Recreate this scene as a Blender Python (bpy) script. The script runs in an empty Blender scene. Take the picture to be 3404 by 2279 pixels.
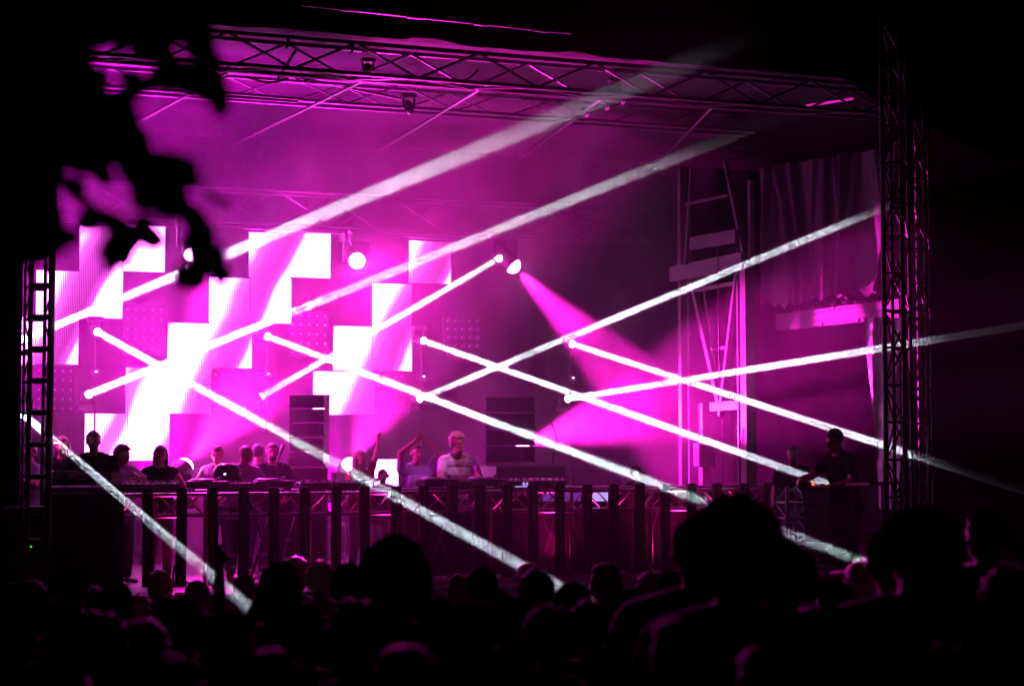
import bpy, bmesh, math, random
from mathutils import Vector, Matrix, noise
sc = bpy.context.scene
COL = sc.collection
R = random.Random(7)
PI = math.pi
# ------------------------------------------------------------------ camera
F = 60 / 36 * 3404
PITCH = math.radians(3.43)
CAMZ = 2.1
cam = bpy.data.cameras.new('camera')
cam_o = bpy.data.objects.new('camera', cam)
COL.objects.link(cam_o)
sc.camera = cam_o
cam_o.location = (0, 0, CAMZ)
cam_o.rotation_euler = (PI / 2 + PITCH, 0, 0)
cam.lens = 60
cam.clip_end = 800
cam.dof.use_dof = True
cam.dof.focus_distance = 21.5
cam.dof.aperture_fstop = 1.9
# ------------------------------------------------------------------ night sky, moon
world = bpy.data.worlds.new('World')
sc.world = world
world.use_nodes = True
wn = world.node_tree
bg = wn.nodes['Background']
sky = wn.nodes.new('ShaderNodeTexSky')
sky.sky_type = 'NISHITA'
sky.sun_disc = False
sky.sun_elevation = math.radians(2)
sky.sun_rotation = math.radians(200)
wn.links.new(sky.outputs[0], bg.inputs[0])
bg.inputs[1].default_value = 0.00002
sc.view_settings.view_transform = 'Standard'
sc.view_settings.look = 'None'
sc.view_settings.gamma = 1
sc.view_settings.exposure = 0
sc.view_settings.use_curve_mapping = False
cy = sc.cycles
cy.volume_bounces = 0
cy.max_bounces = 5
cy.diffuse_bounces = 2
cy.glossy_bounces = 2
cy.transmission_bounces = 3
cy.transparent_max_bounces = 6
cy.use_denoising = True
cy.volume_step_rate = 0.22
cy.sample_clamp_indirect = 6

# ------------------------------------------------------------------ frames of reference
def ray(u, v):
    x = (u - 1702) / F
    z = (1139.5 - v) / F
    c, s = math.cos(PITCH), math.sin(PITCH)
    return Vector((x, c - z * s, s + z * c))
def P(u, v, d):
    r = ray(u, v)
    return Vector((0, 0, CAMZ)) + r * (d / r.y)
YAW = math.radians(20)
O = P(1520, 1480, 20.5)
O.z = 0
XS = Vector((math.cos(YAW), math.sin(YAW), 0))
YS = Vector((-math.sin(YAW), math.cos(YAW), 0))
def SP(u, v, q):                      # point of the view on the plane q metres behind the desk front
    r = ray(u, v)
    c = Vector((0, 0, CAMZ))
    return c + r * ((q - (c - O).dot(YS)) / r.dot(YS))
def W(s, q, z):
    return O + XS * s + YS * q + Vector((0, 0, z))
def S_of(u, q, v=1480):
    return (SP(u, v, q) - O).dot(XS)
def Z_of(v, q, u):
    return SP(u, v, q).z
DECK = 0.46
def ground_z(y):
    return max(-1.0, min(0.0, -0.08 * (y - 5.5)))

# ------------------------------------------------------------------ materials
MATS = {}
def mat(name, col, rough=.6, metal=0., var=.25, scale=8., bump=.0, emit=None, spec=.5, estr=1.):
    if name in MATS: return MATS[name]
    m = bpy.data.materials.new(name); m.use_nodes = True
    nt = m.node_tree; b = nt.nodes['Principled BSDF']
    tc = nt.nodes.new('ShaderNodeTexCoord')
    n = nt.nodes.new('ShaderNodeTexNoise'); n.inputs['Scale'].default_value = scale; n.inputs['Detail'].default_value = 4
    nt.links.new(tc.outputs['Object'], n.inputs[0])
    mx = nt.nodes.new('ShaderNodeMix'); mx.data_type = 'RGBA'
    mx.inputs[6].default_value = (*[c * (1 - var) for c in col], 1)
    mx.inputs[7].default_value = (*[min(1, c * (1 + var)) for c in col], 1)
    nt.links.new(n.outputs[0], mx.inputs[0]); nt.links.new(mx.outputs[2], b.inputs['Base Color'])
    mr = nt.nodes.new('ShaderNodeMapRange'); mr.inputs[3].default_value = max(.05, rough - .12); mr.inputs[4].default_value = min(1, rough + .12)
    nt.links.new(n.outputs[0], mr.inputs[0]); nt.links.new(mr.outputs[0], b.inputs['Roughness'])
    b.inputs['Metallic'].default_value = metal
    b.inputs['Specular IOR Level'].default_value = spec
    if bump:
        bp = nt.nodes.new('ShaderNodeBump'); bp.inputs['Strength'].default_value = bump; bp.inputs['Distance'].default_value = .02
        nt.links.new(n.outputs[0], bp.inputs['Height']); nt.links.new(bp.outputs[0], b.inputs['Normal'])
    if emit:
        b.inputs['Emission Color'].default_value = (*emit, 1)
        b.inputs['Emission Strength'].default_value = estr
    MATS[name] = m
    return m
ALU = mat('truss_aluminium', (.20, .20, .21), .45, 1., .15, 30)
STEEL = mat('painted_steel', (.075, .075, .078), .5, .1, .2, 12)
BLACK = mat('black_powder_coat', (.02, .02, .021), .5, 0, .3, 20)
BLACKM = mat('black_matte_paint', (.012, .012, .013), .8, 0, .3, 9, spec=.15)
CASE = mat('flight_case_laminate', (.022, .02, .024), .45, 0, .3, 14)
GRILLE = mat('speaker_grille', (.015, .015, .016), .55, .3, .5, 160, .3)
DRAPE = mat('black_stage_cloth', (.012, .011, .013), .95, 0, .3, 5, .3, spec=.1)
TARP = mat('roof_tarpaulin', (.02, .019, .021), .9, 0, .2, 1.2, .5)
SHEET = mat('translucent_plastic_sheet', (.065, .06, .068), .5, 0, .25, 3, .8)
DECKM = mat('stage_deck_plywood', (.04, .035, .03), .6, 0, .4, 6)
GROUND = mat('trampled_grass_ground', (.03, .035, .02), .95, 0, .6, 3, .6)
GEAR = mat('gear_plastic', (.05, .05, .055), .35, 0, .3, 25)
GEARL = mat('brushed_gear_top', (.45, .45, .48), .3, .8, .2, 40)
LENSOFF = mat('unlit_reflector', (.5, .5, .5), .2, 1., .1, 40)
SKIN = mat('skin_light', (.42, .26, .19), .5, 0, .12, 20, spec=.5)
SKIN2 = mat('skin_brown', (.20, .11, .075), .45, 0, .12, 20)
HAIRD = mat('hair_dark', (.02, .015, .012), .45, 0, .4, 60, .4)
HAIRB = mat('hair_blond', (.34, .25, .15), .45, 0, .4, 60, .4)
HAIRR = mat('hair_reddish', (.30, .07, .025), .4, 0, .4, 60, .4)
HAIRN = mat('hair_brown', (.09, .05, .03), .42, 0, .4, 60, .4)
CLW = mat('white_cotton', (.72, .70, .72), .85, 0, .08, 14, .35)
CLG = mat('grey_cotton', (.30, .30, .33), .9, 0, .15, 14, .35)
CLB = mat('black_cotton', (.008, .008, .009), 1, 0, .2, 14, .35, spec=.02)
CLP = mat('lilac_cotton', (.35, .25, .5), .9, 0, .15, 14, .35)
CLR = mat('dark_red_cotton', (.25, .02, .02), .9, 0, .15, 14, .35)
DENIM = mat('dark_denim', (.03, .04, .08), .9, 0, .3, 60)
LEAFM = mat('leaf_green', (.03, .05, .018), .6, 0, .35, 40, spec=.15)
BARK = mat('bark_brown', (.06, .045, .03), .9, 0, .4, 30, .6)
def emat(name, col, s):
    m = bpy.data.materials.new(name); m.use_nodes = True; nt = m.node_tree; nt.nodes.clear()
    o = nt.nodes.new('ShaderNodeOutputMaterial'); e = nt.nodes.new('ShaderNodeEmission')
    e.inputs[0].default_value = (*col, 1); e.inputs[1].default_value = s
    nt.links.new(e.outputs[0], o.inputs[0])
    m.cycles.emission_sampling = 'NONE'
    return m
LENSW = emat('lit_lens_pink_white', (1, .35, .85), 30)
LENSB = emat('lit_lens_cold_white', (.85, .93, 1), 25)
DISP = emat('fixture_display', (.7, .8, 1), 3)
TUBE = emat('lit_pink_tube', (1, .02, .62), .75)
LEDG = emat('green_indicator', (.05, 1, .15), 1.2)
LEDR = emat('red_indicator', (1, .08, .03), 3)
LEDBL = emat('cool_screen_and_panel_glow', (.45, .35, 1), 1.2)

# ------------------------------------------------------------------ object helpers
def tag(o, label=None, cat=None, group=None, kind=None):
    if label: o['label'] = label
    if cat: o['category'] = cat
    if group: o['group'] = group
    if kind: o['kind'] = kind
    return o
def empty(name, M, label=None, cat=None, group=None, kind=None):
    o = bpy.data.objects.new(name, None); COL.objects.link(o)
    if not isinstance(M, Matrix): M = Matrix.Translation(M)
    o.matrix_world = M
    o['_m'] = [x for r in M for x in r]
    o.empty_display_size = .1
    return tag(o, label, cat, group, kind)
WM = {}
def put(name, me, m, parent=None, M=Matrix.Identity(4)):
    o = bpy.data.objects.new(name, me); COL.objects.link(o)
    if m is not None and not me.materials: me.materials.append(m)
    WM[o.name] = M.copy()
    if parent is not None:
        o.parent = parent
        pm = WM.get(parent.name)
        if pm is None: pm = Matrix([parent['_m'][i * 4:i * 4 + 4] for i in range(4)])
        o.matrix_local = pm.inverted() @ M
    else:
        o.matrix_world = M
    return o
def frame_at(loc, yaw=YAW):
    return Matrix.Translation(loc) @ Matrix.Rotation(yaw, 4, 'Z')
CYL = {}
def cyl_mesh(m, seg=8):
    k = (m.name, seg)
    if k not in CYL:
        bm = bmesh.new(); bmesh.ops.create_cone(bm, cap_ends=True, segments=seg, radius1=1, radius2=1, depth=1)
        me = bpy.data.meshes.new('tube'); bm.to_mesh(me); bm.free(); me.materials.append(m)
        for p in me.polygons: p.use_smooth = len(p.vertices) == 4
        CYL[k] = me
    return CYL[k]
BOXM = {}
def unit_box(m, bev=.0):
    k = (m.name, bev)
    if k not in BOXM:
        bm = bmesh.new(); bmesh.ops.create_cube(bm, size=1)
        if bev: bmesh.ops.bevel(bm, geom=bm.edges[:], offset=bev, segments=2, affect='EDGES', profile=.5)
        me = bpy.data.meshes.new('block'); bm.to_mesh(me); bm.free(); me.materials.append(m)
        BOXM[k] = me
    return BOXM[k]
def basis(a, b):
    d = b - a; L = d.length
    return L, (d / L).to_track_quat('Z', 'Y').to_matrix().to_4x4(), (a + b) / 2
def tube(parent, name, a, b, r, m=ALU, seg=8):
    L, q, c = basis(a, b)
    return put(name, cyl_mesh(m, seg), None, parent, Matrix.Translation(c) @ q @ Matrix.Diagonal((r, r, L, 1)))
def bar(parent, name, a, b, w, h, m=STEEL, up=None):
    d = (b - a); L = d.length; z = d / L
    upv = up or Vector((0, 0, 1))
    if abs(z.dot(upv)) > .98: upv = YS
    x = upv.cross(z).normalized(); y = z.cross(x)
    q = Matrix((x, y, z)).transposed().to_4x4()
    return put(name, unit_box(m), None, parent, Matrix.Translation((a + b) / 2) @ q @ Matrix.Diagonal((w, h, L, 1)))
def box(parent, name, M, size, m, off=(0, 0, 0), bev=0.):
    me = unit_box(m, 0)
    if bev:
        bm = bmesh.new(); bmesh.ops.create_cube(bm, size=1); bmesh.ops.scale(bm, vec=size, verts=bm.verts)
        bmesh.ops.bevel(bm, geom=bm.edges[:], offset=bev, segments=2, affect='EDGES', profile=.5)
        me = bpy.data.meshes.new(name); bm.to_mesh(me); bm.free()
        return put(name, me, m, parent, M @ Matrix.Translation(off))
    return put(name, me, None, parent, M @ Matrix.Translation(off) @ Matrix.Diagonal((*size, 1)))
def mesh_py(name, vs, fs, m, parent=None, M=Matrix.Identity(4), smooth=False):
    me = bpy.data.meshes.new(name); me.from_pydata([tuple(v) for v in vs], [], fs); me.update()
    if smooth:
        for p in me.polygons: p.use_smooth = True
    return put(name, me, m, parent, M)

# ------------------------------------------------------------------ smoke over the stage
def make_haze():
    a, b = Vector((-14, 4.5, -1.9)), Vector((17, 34, 12))
    bm = bmesh.new(); bmesh.ops.create_cube(bm, size=1)
    me = bpy.data.meshes.new('haze'); bm.to_mesh(me); bm.free()
    m = bpy.data.materials.new('stage_haze'); m.use_nodes = True; nt = m.node_tree; nt.nodes.clear()
    N = nt.nodes.new; Lk = nt.links.new
    out = N('ShaderNodeOutputMaterial'); v = N('ShaderNodeVolumePrincipled'); Lk(v.outputs[0], out.inputs[1])
    v.inputs['Color'].default_value = (.96, .96, .96, 1)
    v.inputs['Anisotropy'].default_value = 0.0
    g = N('ShaderNodeNewGeometry')
    n1 = N('ShaderNodeTexNoise'); n1.inputs['Scale'].default_value = .75; n1.inputs['Detail'].default_value = 2.5; n1.inputs['Roughness'].default_value = .6
    Lk(g.outputs['Position'], n1.inputs[0])
    mr = N('ShaderNodeMapRange'); mr.interpolation_type = 'SMOOTHSTEP'
    mr.inputs[1].default_value = .36; mr.inputs[2].default_value = .66; mr.inputs[3].default_value = .5; mr.inputs[4].default_value = 1.9
    Lk(n1.outputs[0], mr.inputs[0])
    # distance towards the audience: smoke thins out in front of the stage
    sx = N('ShaderNodeSeparateXYZ'); Lk(g.outputs['Position'], sx.inputs[0])
    fn = N('ShaderNodeMapRange'); Lk(sx.outputs[1], fn.inputs[0]); fn.inputs[1].default_value = 5; fn.inputs[2].default_value = 25  # metres from the camera, 5 to 25
    fy = N('ShaderNodeValToRGB'); Lk(fn.outputs[0], fy.inputs[0]); el = fy.color_ramp.elements
    el[0].position = .12; el[0].color = (.0, .0, .0, 1); el[1].position = .86; el[1].color = (1, 1, 1, 1)
    for p_, c_ in ((.25, .055), (.66, .085), (.78, .4)):
        e_ = el.new(p_); e_.color = (c_, c_, c_, 1)
    fx = N('ShaderNodeMapRange'); fx.interpolation_type = 'SMOOTHSTEP'
    fx.inputs[1].default_value = 4.3; fx.inputs[2].default_value = 4.98; fx.inputs[3].default_value = 1; fx.inputs[4].default_value = .04
    Lk(sx.outputs[0], fx.inputs[0])
    near = N('ShaderNodeMapRange'); near.interpolation_type = 'SMOOTHSTEP'; Lk(sx.outputs[1], near.inputs[0]); near.inputs[1].default_value = 18; near.inputs[2].default_value = 22.5
    near.inputs[3].default_value = .25
    mxn = N('ShaderNodeMix'); Lk(near.outputs[0], mxn.inputs[0]); mxn.inputs[2].default_value = 1.05; Lk(mr.outputs[0], mxn.inputs[3])
    m1 = N('ShaderNodeMath'); m1.operation = 'MULTIPLY'; Lk(mxn.outputs[0], m1.inputs[0]); Lk(fy.outputs[0], m1.inputs[1])
    m2 = N('ShaderNodeMath'); m2.operation = 'MULTIPLY'; Lk(m1.outputs[0], m2.inputs[0]); Lk(fx.outputs[0], m2.inputs[1])
    def ss(src, a_, b_):
        n = N('ShaderNodeMapRange'); n.interpolation_type = 'SMOOTHSTEP'; Lk(src, n.inputs[0]); n.inputs[1].default_value = a_; n.inputs[2].default_value = b_; return n.outputs[0]
    hi = ss(sx.outputs[2], 4.25, 4.6); inn = N('ShaderNodeMapRange'); inn.interpolation_type = 'SMOOTHSTEP'; Lk(sx.outputs[1], inn.inputs[0])
    inn.inputs[1].default_value = 17; inn.inputs[2].default_value = 20.5; inn.inputs[3].default_value = .997; inn.inputs[4].default_value = 0
    mz = N('ShaderNodeMath'); mz.operation = 'MULTIPLY'; Lk(hi, mz.inputs[0]); Lk(inn.outputs[0], mz.inputs[1])
    mo = N('ShaderNodeMath'); mo.operation = 'SUBTRACT'; mo.inputs[0].default_value = 1; Lk(mz.outputs[0], mo.inputs[1])
    m2b = N('ShaderNodeMath'); m2b.operation = 'MULTIPLY'; Lk(m2.outputs[0], m2b.inputs[0]); Lk(mo.outputs[0], m2b.inputs[1])
    hi2 = ss(sx.outputs[2], 3.6, 4.0); nr = ss(sx.outputs[1], 9.2, 12.5)
    na = N('ShaderNodeMath'); na.operation = 'SUBTRACT'; na.inputs[0].default_value = 1; Lk(nr, na.inputs[1])
    nb = N('ShaderNodeMath'); nb.operation = 'MULTIPLY'; Lk(hi2, nb.inputs[0]); Lk(na.outputs[0], nb.inputs[1])
    nc = N('ShaderNodeMath'); nc.operation = 'SUBTRACT'; nc.inputs[0].default_value = 1; Lk(nb.outputs[0], nc.inputs[1])
    m2 = N('ShaderNodeMath'); m2.operation = 'MULTIPLY'; Lk(m2b.outputs[0], m2.inputs[0]); Lk(nc.outputs[0], m2.inputs[1])
    rz = ss(sx.outputs[2], 4.6, 4.95); rx = ss(sx.outputs[0], 1.4, 3.4)
    ra = N('ShaderNodeMath'); ra.operation = 'MULTIPLY'; Lk(rz, ra.inputs[0]); Lk(rx, ra.inputs[1])
    rb = N('ShaderNodeMath'); rb.operation = 'SUBTRACT'; rb.inputs[0].default_value = 1; Lk(ra.outputs[0], rb.inputs[1])
    m2z = N('ShaderNodeMath'); m2z.operation = 'MULTIPLY'; Lk(m2.outputs[0], m2z.inputs[0]); Lk(rb.outputs[0], m2z.inputs[1])
    dx = ss(sx.outputs[0], 2.1, 3.4); dy = ss(sx.outputs[1], 21.6, 23.4)
    da = N('ShaderNodeMath'); da.operation = 'MULTIPLY'; Lk(dx, da.inputs[0]); Lk(dy, da.inputs[1])
    db = N('ShaderNodeMath'); db.operation = 'MULTIPLY_ADD'; Lk(da.outputs[0], db.inputs[0]); db.inputs[1].default_value = -.85; db.inputs[2].default_value = 1
    m2 = N('ShaderNodeMath'); m2.operation = 'MULTIPLY'; Lk(m2z.outputs[0], m2.inputs[0]); Lk(db.outputs[0], m2.inputs[1])
    m3 = N('ShaderNodeMath'); m3.operation = 'MULTIPLY'; Lk(m2.outputs[0], m3.inputs[0]); m3.inputs[1].default_value = .034
    Lk(m3.outputs[0], v.inputs['Density'])
    o = put('haze', me, m, None, Matrix.Translation((a + b) / 2) @ Matrix.Diagonal((*(b - a), 1)))
    o['kind'] = 'stuff'; o['label'] = 'thin stage smoke hanging over the stage and drifting over the crowd'
make_haze()

# ------------------------------------------------------------------ ground, stage deck, roof
def ground():
    ys = [-40, -5, 0, 5.5, 8, 11, 14, 18, 30, 60, 400]
    vs = []; fs = []
    for y in ys:
        for x in (-300, -10, 0, 10, 300): vs.append((x, y, ground_z(y)))
    for j in range(len(ys) - 1):
        for i in range(4):
            a = j * 5 + i; fs.append((a, a + 1, a + 6, a + 5))
    o = mesh_py('ground', vs, fs, GROUND); tag(o, kind='structure')
ground()
MS = frame_at(W(0, 0, 0))
st = empty('stage', W(0, 0, DECK), 'raised festival stage deck with black skirt under the roof truss', 'stage', kind='structure')
sL, sR = -6.6, 8.6
box(st, 'deck', MS, (sR - sL, 9.4, .12), DECKM, ((sL + sR) / 2, 4.1, DECK - .06))
box(st, 'skirt', MS, (sR - sL, .04, DECK + .9), DRAPE, ((sL + sR) / 2, -.57, (DECK - 1.1) / 2 - .08))
# black cloth behind everything (folded)
def folded(name, p0, p1, z0, z1, amp, wl, m, parent=None, rows=6, seed=1, gather=0.):
    rr = random.Random(seed); d = p1 - p0; L = d.length; e = d / L; nrm = Vector((-e.y, e.x, 0))
    n = max(8, int(L / wl * 6)); vs = []; fs = []
    ph = [rr.uniform(-.7, .7) for _ in range(n + 1)]
    for j in range(rows + 1):
        t = j / rows; z = z0 + (z1 - z0) * t
        for i in range(n + 1):
            x = i / n * L
            o_ = amp * math.sin(x / wl * 2 * PI + ph[i] + gather * t) * (.6 + .4 * t)
            vs.append(p0 + e * x + nrm * o_ + Vector((0, 0, z)))
    for j in range(rows):
        for i in range(n):
            a = j * (n + 1) + i; fs.append((a, a + 1, a + n + 2, a + n + 1))
    return mesh_py(name, vs, fs, m, parent, smooth=True)
o = folded('backdrop_curtain', W(sL - 1, 8.4, 0), W(sR + 3, 8.4, 0), DECK, 9.5, .09, .7, DRAPE)
tag(o, 'huge black cloth closing off the back of the stage behind the smoke', 'curtain')

def box_truss(name, a, b, w, h, bays, label, cat='truss', group=None, up=Vector((0, 0, 1)), rc=.025, rb=.012, m=ALU, faces=(0, 1, 2, 3), rung=True, zig=True):
    t = empty(name, a, label, cat, group)
    d = (b - a); L = d.length; e = d / L
    side = up.cross(e).normalized(); upn = e.cross(side).normalized()
    cs = [side * (-w / 2) + upn * (-h / 2), side * (w / 2) + upn * (-h / 2), side * (w / 2) + upn * (h / 2), side * (-w / 2) + upn * (h / 2)]
    for c in cs: tube(t, 'chord', a + c, b + c, rc, m)
    for f in faces:
        c0, c1 = cs[f], cs[(f + 1) % 4]
        for i in range(bays):
            p, q = a + e * (L * i / bays), a + e * (L * (i + 1) / bays)
            if zig:
                if (i + f) % 2: tube(t, 'brace', p + c0, q + c1, rb, m, 6)
                else: tube(t, 'brace', p + c1, q + c0, rb, m, 6)
            if rung: tube(t, 'rung', p + c0, p + c1, rb, m, 6)
    return t
# roof trusses
qf = -1.3
zf = Z_of(212, qf, 700) + .15
box_truss('roof_truss', W(S_of(-200, qf), qf, zf), W(S_of(3500, qf), qf, zf), .3, .34, 19, 'front roof truss with zigzag braces just under the black roof edge', group='roof trusses', faces=(0, 1, 3), rung=False, rc=.026, rb=.016)
qm = 2.2
zm = Z_of(300, qm, 1300) - .1
box_truss('roof_truss', W(S_of(150, qm), qm, zm), W(S_of(2500, qm), qm, zm), .3, .3, 13, 'middle roof truss hanging dim in the purple smoke', group='roof trusses', faces=(1, 3), rung=False)
qb = 5.4
zb = Z_of(700, qb, 1000)
box_truss('roof_truss', W(S_of(100, qb), qb, zb), W(S_of(2150, qb), qb, zb), .4, .5, 11, 'deep truss right above the LED screens', group='roof trusses', faces=(1, 3), rung=False, rc=.02, rb=.011)
rt = empty('roof_rafters', W(0, 0, zm), 'slanting pipes tying the front roof truss to the back', 'roof pipes')
for u0, u1 in ((760, 1250), (1230, 1640), (1700, 2050), (350, 800), (2150, 2420)):
    tube(rt, 'rafter', W(S_of(u0, qb), qb - .3, zb + .9), W(S_of(u1, qf), qf + .2, zf - .1), .02, ALU)
for u0, v0, u1, v1, q in ((620, 298, 1005, 330, .6), (620, 312, 990, 338, .75), (1010, 272, 1085, 240, -.9), (920, 270, 985, 165, -.9), (1000, 260, 1340, 330, 1.4), (760, 255, 1150, 282, 1.0)):
    tube(rt, 'pipe', SP(u0, v0, q), SP(u1, v1, q), .018, ALU)
# roof: dark tarpaulin above, black front fascia
roof = empty('stage_roof', W(0, 0, zf + .6), 'dark tarpaulin stage roof with black cloth front edge', 'stage roof')
def roof_build():
    n = 40; vs = []; fs = []
    sa, sb = -9., 13.
    rr = random.Random(3)
    for i in range(n + 1):
        s = sa + (sb - sa) * i / n
        for k, (q, z) in enumerate(((-1.62, zf + .24), (1.5, zf + .62), (5, zf + .9), (9, zf + .8))):
            vs.append(W(s, q, z + .05 * noise.noise((s * 1.7, q, 3))))
    for i in range(n):
        for k in range(3):
            a = i * 4 + k; fs.append((a, a + 4, a + 5, a + 1))
    mesh_py('tarpaulin', vs, fs, TARP, roof, smooth=True)
    vs = []; fs = []; n = 160
    pts = [(-9, .2), (-4.2, .2), (-3.0, .16), (-2.55, .19), (-1.2, .17), (-1.0, .24), (-.4, .16), (.6, .17), (.85, .23), (1.1, .17), (4.3, .16), (5.2, -.25), (6.5, -.7), (13, -.9)]  # right end hangs low, shaped to black out the lit truss
    def zz(s):
        for (s0, z0), (s1, z1) in zip(pts, pts[1:]):
            if s0 <= s <= s1: return z0 + (z1 - z0) * (s - s0) / (s1 - s0)
        return .16
    for i in range(n + 1):
        s = sa + (sb - sa) * i / n
        w_ = .02 * math.sin(s * 7 + math.sin(s * 3))
        for k in range(5):
            z = zf + zz(s) + k * .45
            vs.append(W(s, -1.75 + w_ - k * .1, z))
    for i in range(n):
        for k in range(4):
            a = i * 5 + k; fs.append((a, a + 5, a + 6, a + 1))
    f_ = mesh_py('fascia', vs, fs, DRAPE, roof, smooth=True)
roof_build()
ft = empty('fascia_pipe', SP(1150, 28, -2.3), 'thin roof pipe glinting above the black roof edge', 'pipe')
tube(ft, 'pipe', SP(1000, 15, -2.4), SP(1900, 110, -2.4), .02, ALU)
for u, v in ((1155, 30), (1380, 55), (1600, 78), (1800, 100)):
    tube(ft, 'clamp', SP(u, v, -2.42) - XS * .08, SP(u, v, -2.42) + XS * .08, .03, ALU)
for u, v in ((958, 150), (1172, 168)):
    h = empty('hanging_hook', SP(u, v, -1.7), 'short black hook dangling from the roof edge, %s of two' % ('left' if u < 1000 else 'right'), 'hook')
    tube(h, 'strap', SP(u, v - 30, -1.85), SP(u, v, -1.85), .02, BLACKM); tube(h, 'hook', SP(u, v, -1.85), SP(u - 8, v + 12, -1.85), .012, BLACKM)

# ------------------------------------------------------------------ LED screens
QL = 5.0
def screen_mat():
    m = bpy.data.materials.new('led_screen_pixels'); m.use_nodes = True; nt = m.node_tree; nt.nodes.clear()
    N = nt.nodes.new; Lk = nt.links.new
    def math_(op, a, b=None, c=None):
        n = N('ShaderNodeMath'); n.operation = op
        for i, x in enumerate((a, b, c)):
            if x is None: continue
            if isinstance(x, (int, float)): n.inputs[i].default_value = x
            else: Lk(x, n.inputs[i])
        return n.outputs[0]
    out = N('ShaderNodeOutputMaterial'); g = N('ShaderNodeNewGeometry')
    dp = N('ShaderNodeVectorMath'); dp.operation = 'DOT_PRODUCT'; Lk(g.outputs['Position'], dp.inputs[0]); dp.inputs[1].default_value = XS
    s = math_('SUBTRACT', dp.outputs['Value'], O.dot(XS))
    sx = N('ShaderNodeSeparateXYZ'); Lk(g.outputs['Position'], sx.inputs[0]); z = sx.outputs[2]
    sA = S_of(860, QL, 780); zA = Z_of(780, QL, 860)
    t = math_('SUBTRACT', s, sA); t = math_('SUBTRACT', t, math_('MULTIPLY', math_('SUBTRACT', z, zA), .47))
    nz = N('ShaderNodeTexNoise'); nz.inputs['Scale'].default_value = .8; Lk(g.outputs['Position'], nz.inputs[0])
    t = math_('ADD', t, math_('MULTIPLY', math_('SUBTRACT', nz.outputs[0], .5), .35))
    fr = math_('FRACT', math_('ADD', math_('DIVIDE', t, 2.42), 8))
    cr = N('ShaderNodeValToRGB'); Lk(fr, cr.inputs[0]); els = cr.color_ramp.elements
    els[0].position = 0; els[0].color = (.5, .5, .5, 1); els[1].position = 1; els[1].color = (.8, .8, .8, 1)
    for p, c in ((.04, .10), (.10, .03), (.20, .012), (.25, .05), (.30, 1.), (.60, .8), (.66, .08), (.72, .10), (.78, 1.)):
        e = els.new(p); e.color = (c, c, c, 1)
    c = cr.outputs[0]
    PP = .0245
    fu = math_('FRACT', math_('DIVIDE', math_('ADD', s, 40), PP)); fv = math_('FRACT', math_('DIVIDE', z, PP))
    du = math_('SUBTRACT', fu, .5); dv = math_('SUBTRACT', fv, .5)
    r2 = math_('ADD', math_('MULTIPLY', du, du), math_('MULTIPLY', dv, dv))
    mk = N('ShaderNodeMapRange'); mk.interpolation_type = 'SMOOTHSTEP'; Lk(r2, mk.inputs[0])
    mk.inputs[1].default_value = .17; mk.inputs[2].default_value = .05; mk.inputs[3].default_value = .035; mk.inputs[4].default_value = 1
    em = math_('MULTIPLY', c, mk.outputs[0])
    e = N('ShaderNodeEmission'); e.inputs[0].default_value = (1, .12, .82, 1); Lk(math_('MULTIPLY', em, 55.0), e.inputs[1])
    b = N('ShaderNodeBsdfPrincipled'); b.inputs['Base Color'].default_value = (.02, .02, .02, 1); b.inputs['Roughness'].default_value = .6
    ad = N('ShaderNodeAddShader'); Lk(e.outputs[0], ad.inputs[0]); Lk(b.outputs[0], ad.inputs[1]); Lk(ad.outputs[0], out.inputs[0])
    m.cycles.emission_sampling = 'NONE'
    return m
SCR = screen_mat()
PW = .625
def panel(parent, u0, vt, ub, vb, half=None):
    """one cabinet: lit face proud of a black box, corners from its left top / right bottom"""
    s0, s1 = S_of(u0, QL, vt), S_of(ub, QL, vt)
    z1, z0 = Z_of(vt, QL, u0), Z_of(vb, QL, u0)
    M = frame_at(W((s0 + s1) / 2, QL, (z0 + z1) / 2))
    c = box(parent, 'panel', M, (s1 - s0 - .004, .09, z1 - z0 - .004), BLACK, (0, .05, 0))
    mesh = unit_box(SCR)
    f = put('led_face', mesh, None, c, M @ Matrix.Diagonal((s1 - s0 - .008, .008, z1 - z0 - .008, 1)))
def led(label, rows, bars):
    u0, v0 = rows[0][0], rows[0][1]
    t = empty('led_screen', SP(u0, 1380, QL), label, 'LED screen', 'hanging LED screens')
    for (ua, vt, ub, vb, n) in rows:
        for i in range(n):
            a = ua + (ub - ua) * i / n; b = ua + (ub - ua) * (i + 1) / n
            dv = (vt - 770) * 0  # rows stay level in the world
            panel(t, a, vt, b, vb)
    for (ua, va, ub, vb) in bars:
        tube(t, 'hanging_bar', SP(ua, va, QL - .1), SP(ub, vb, QL - .1), .016, ALU)
    return t
led('leftmost stepped LED screen behind the black ladder tower', [(265, 748, 550, 900, 2), (120, 897, 410, 1056, 2), (-20, 1052, 262, 1210, 2)], [(190, 735, 560, 752)])
led('tall stepped LED screen stair of five rows in the stage middle', [(828, 772, 1100, 922, 2), (695, 920, 970, 1072, 2), (558, 1071, 838, 1222, 2), (418, 1220, 703, 1374, 2), (282, 1374, 565, 1530, 2)], [(805, 758, 1180, 778)])
led('right stepped LED screen above the small speaker stack', [(1360, 798, 1500, 940, 1), (1236, 940, 1370, 1084, 1), (1107, 1082, 1370, 1231, 2), (1040, 1232, 1247, 1378, 2)], [(1340, 784, 1530, 800)])
led('small low LED panel behind the raised fist beside the desk', [(1246, 1525, 1325, 1614, 1)], [])

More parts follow.
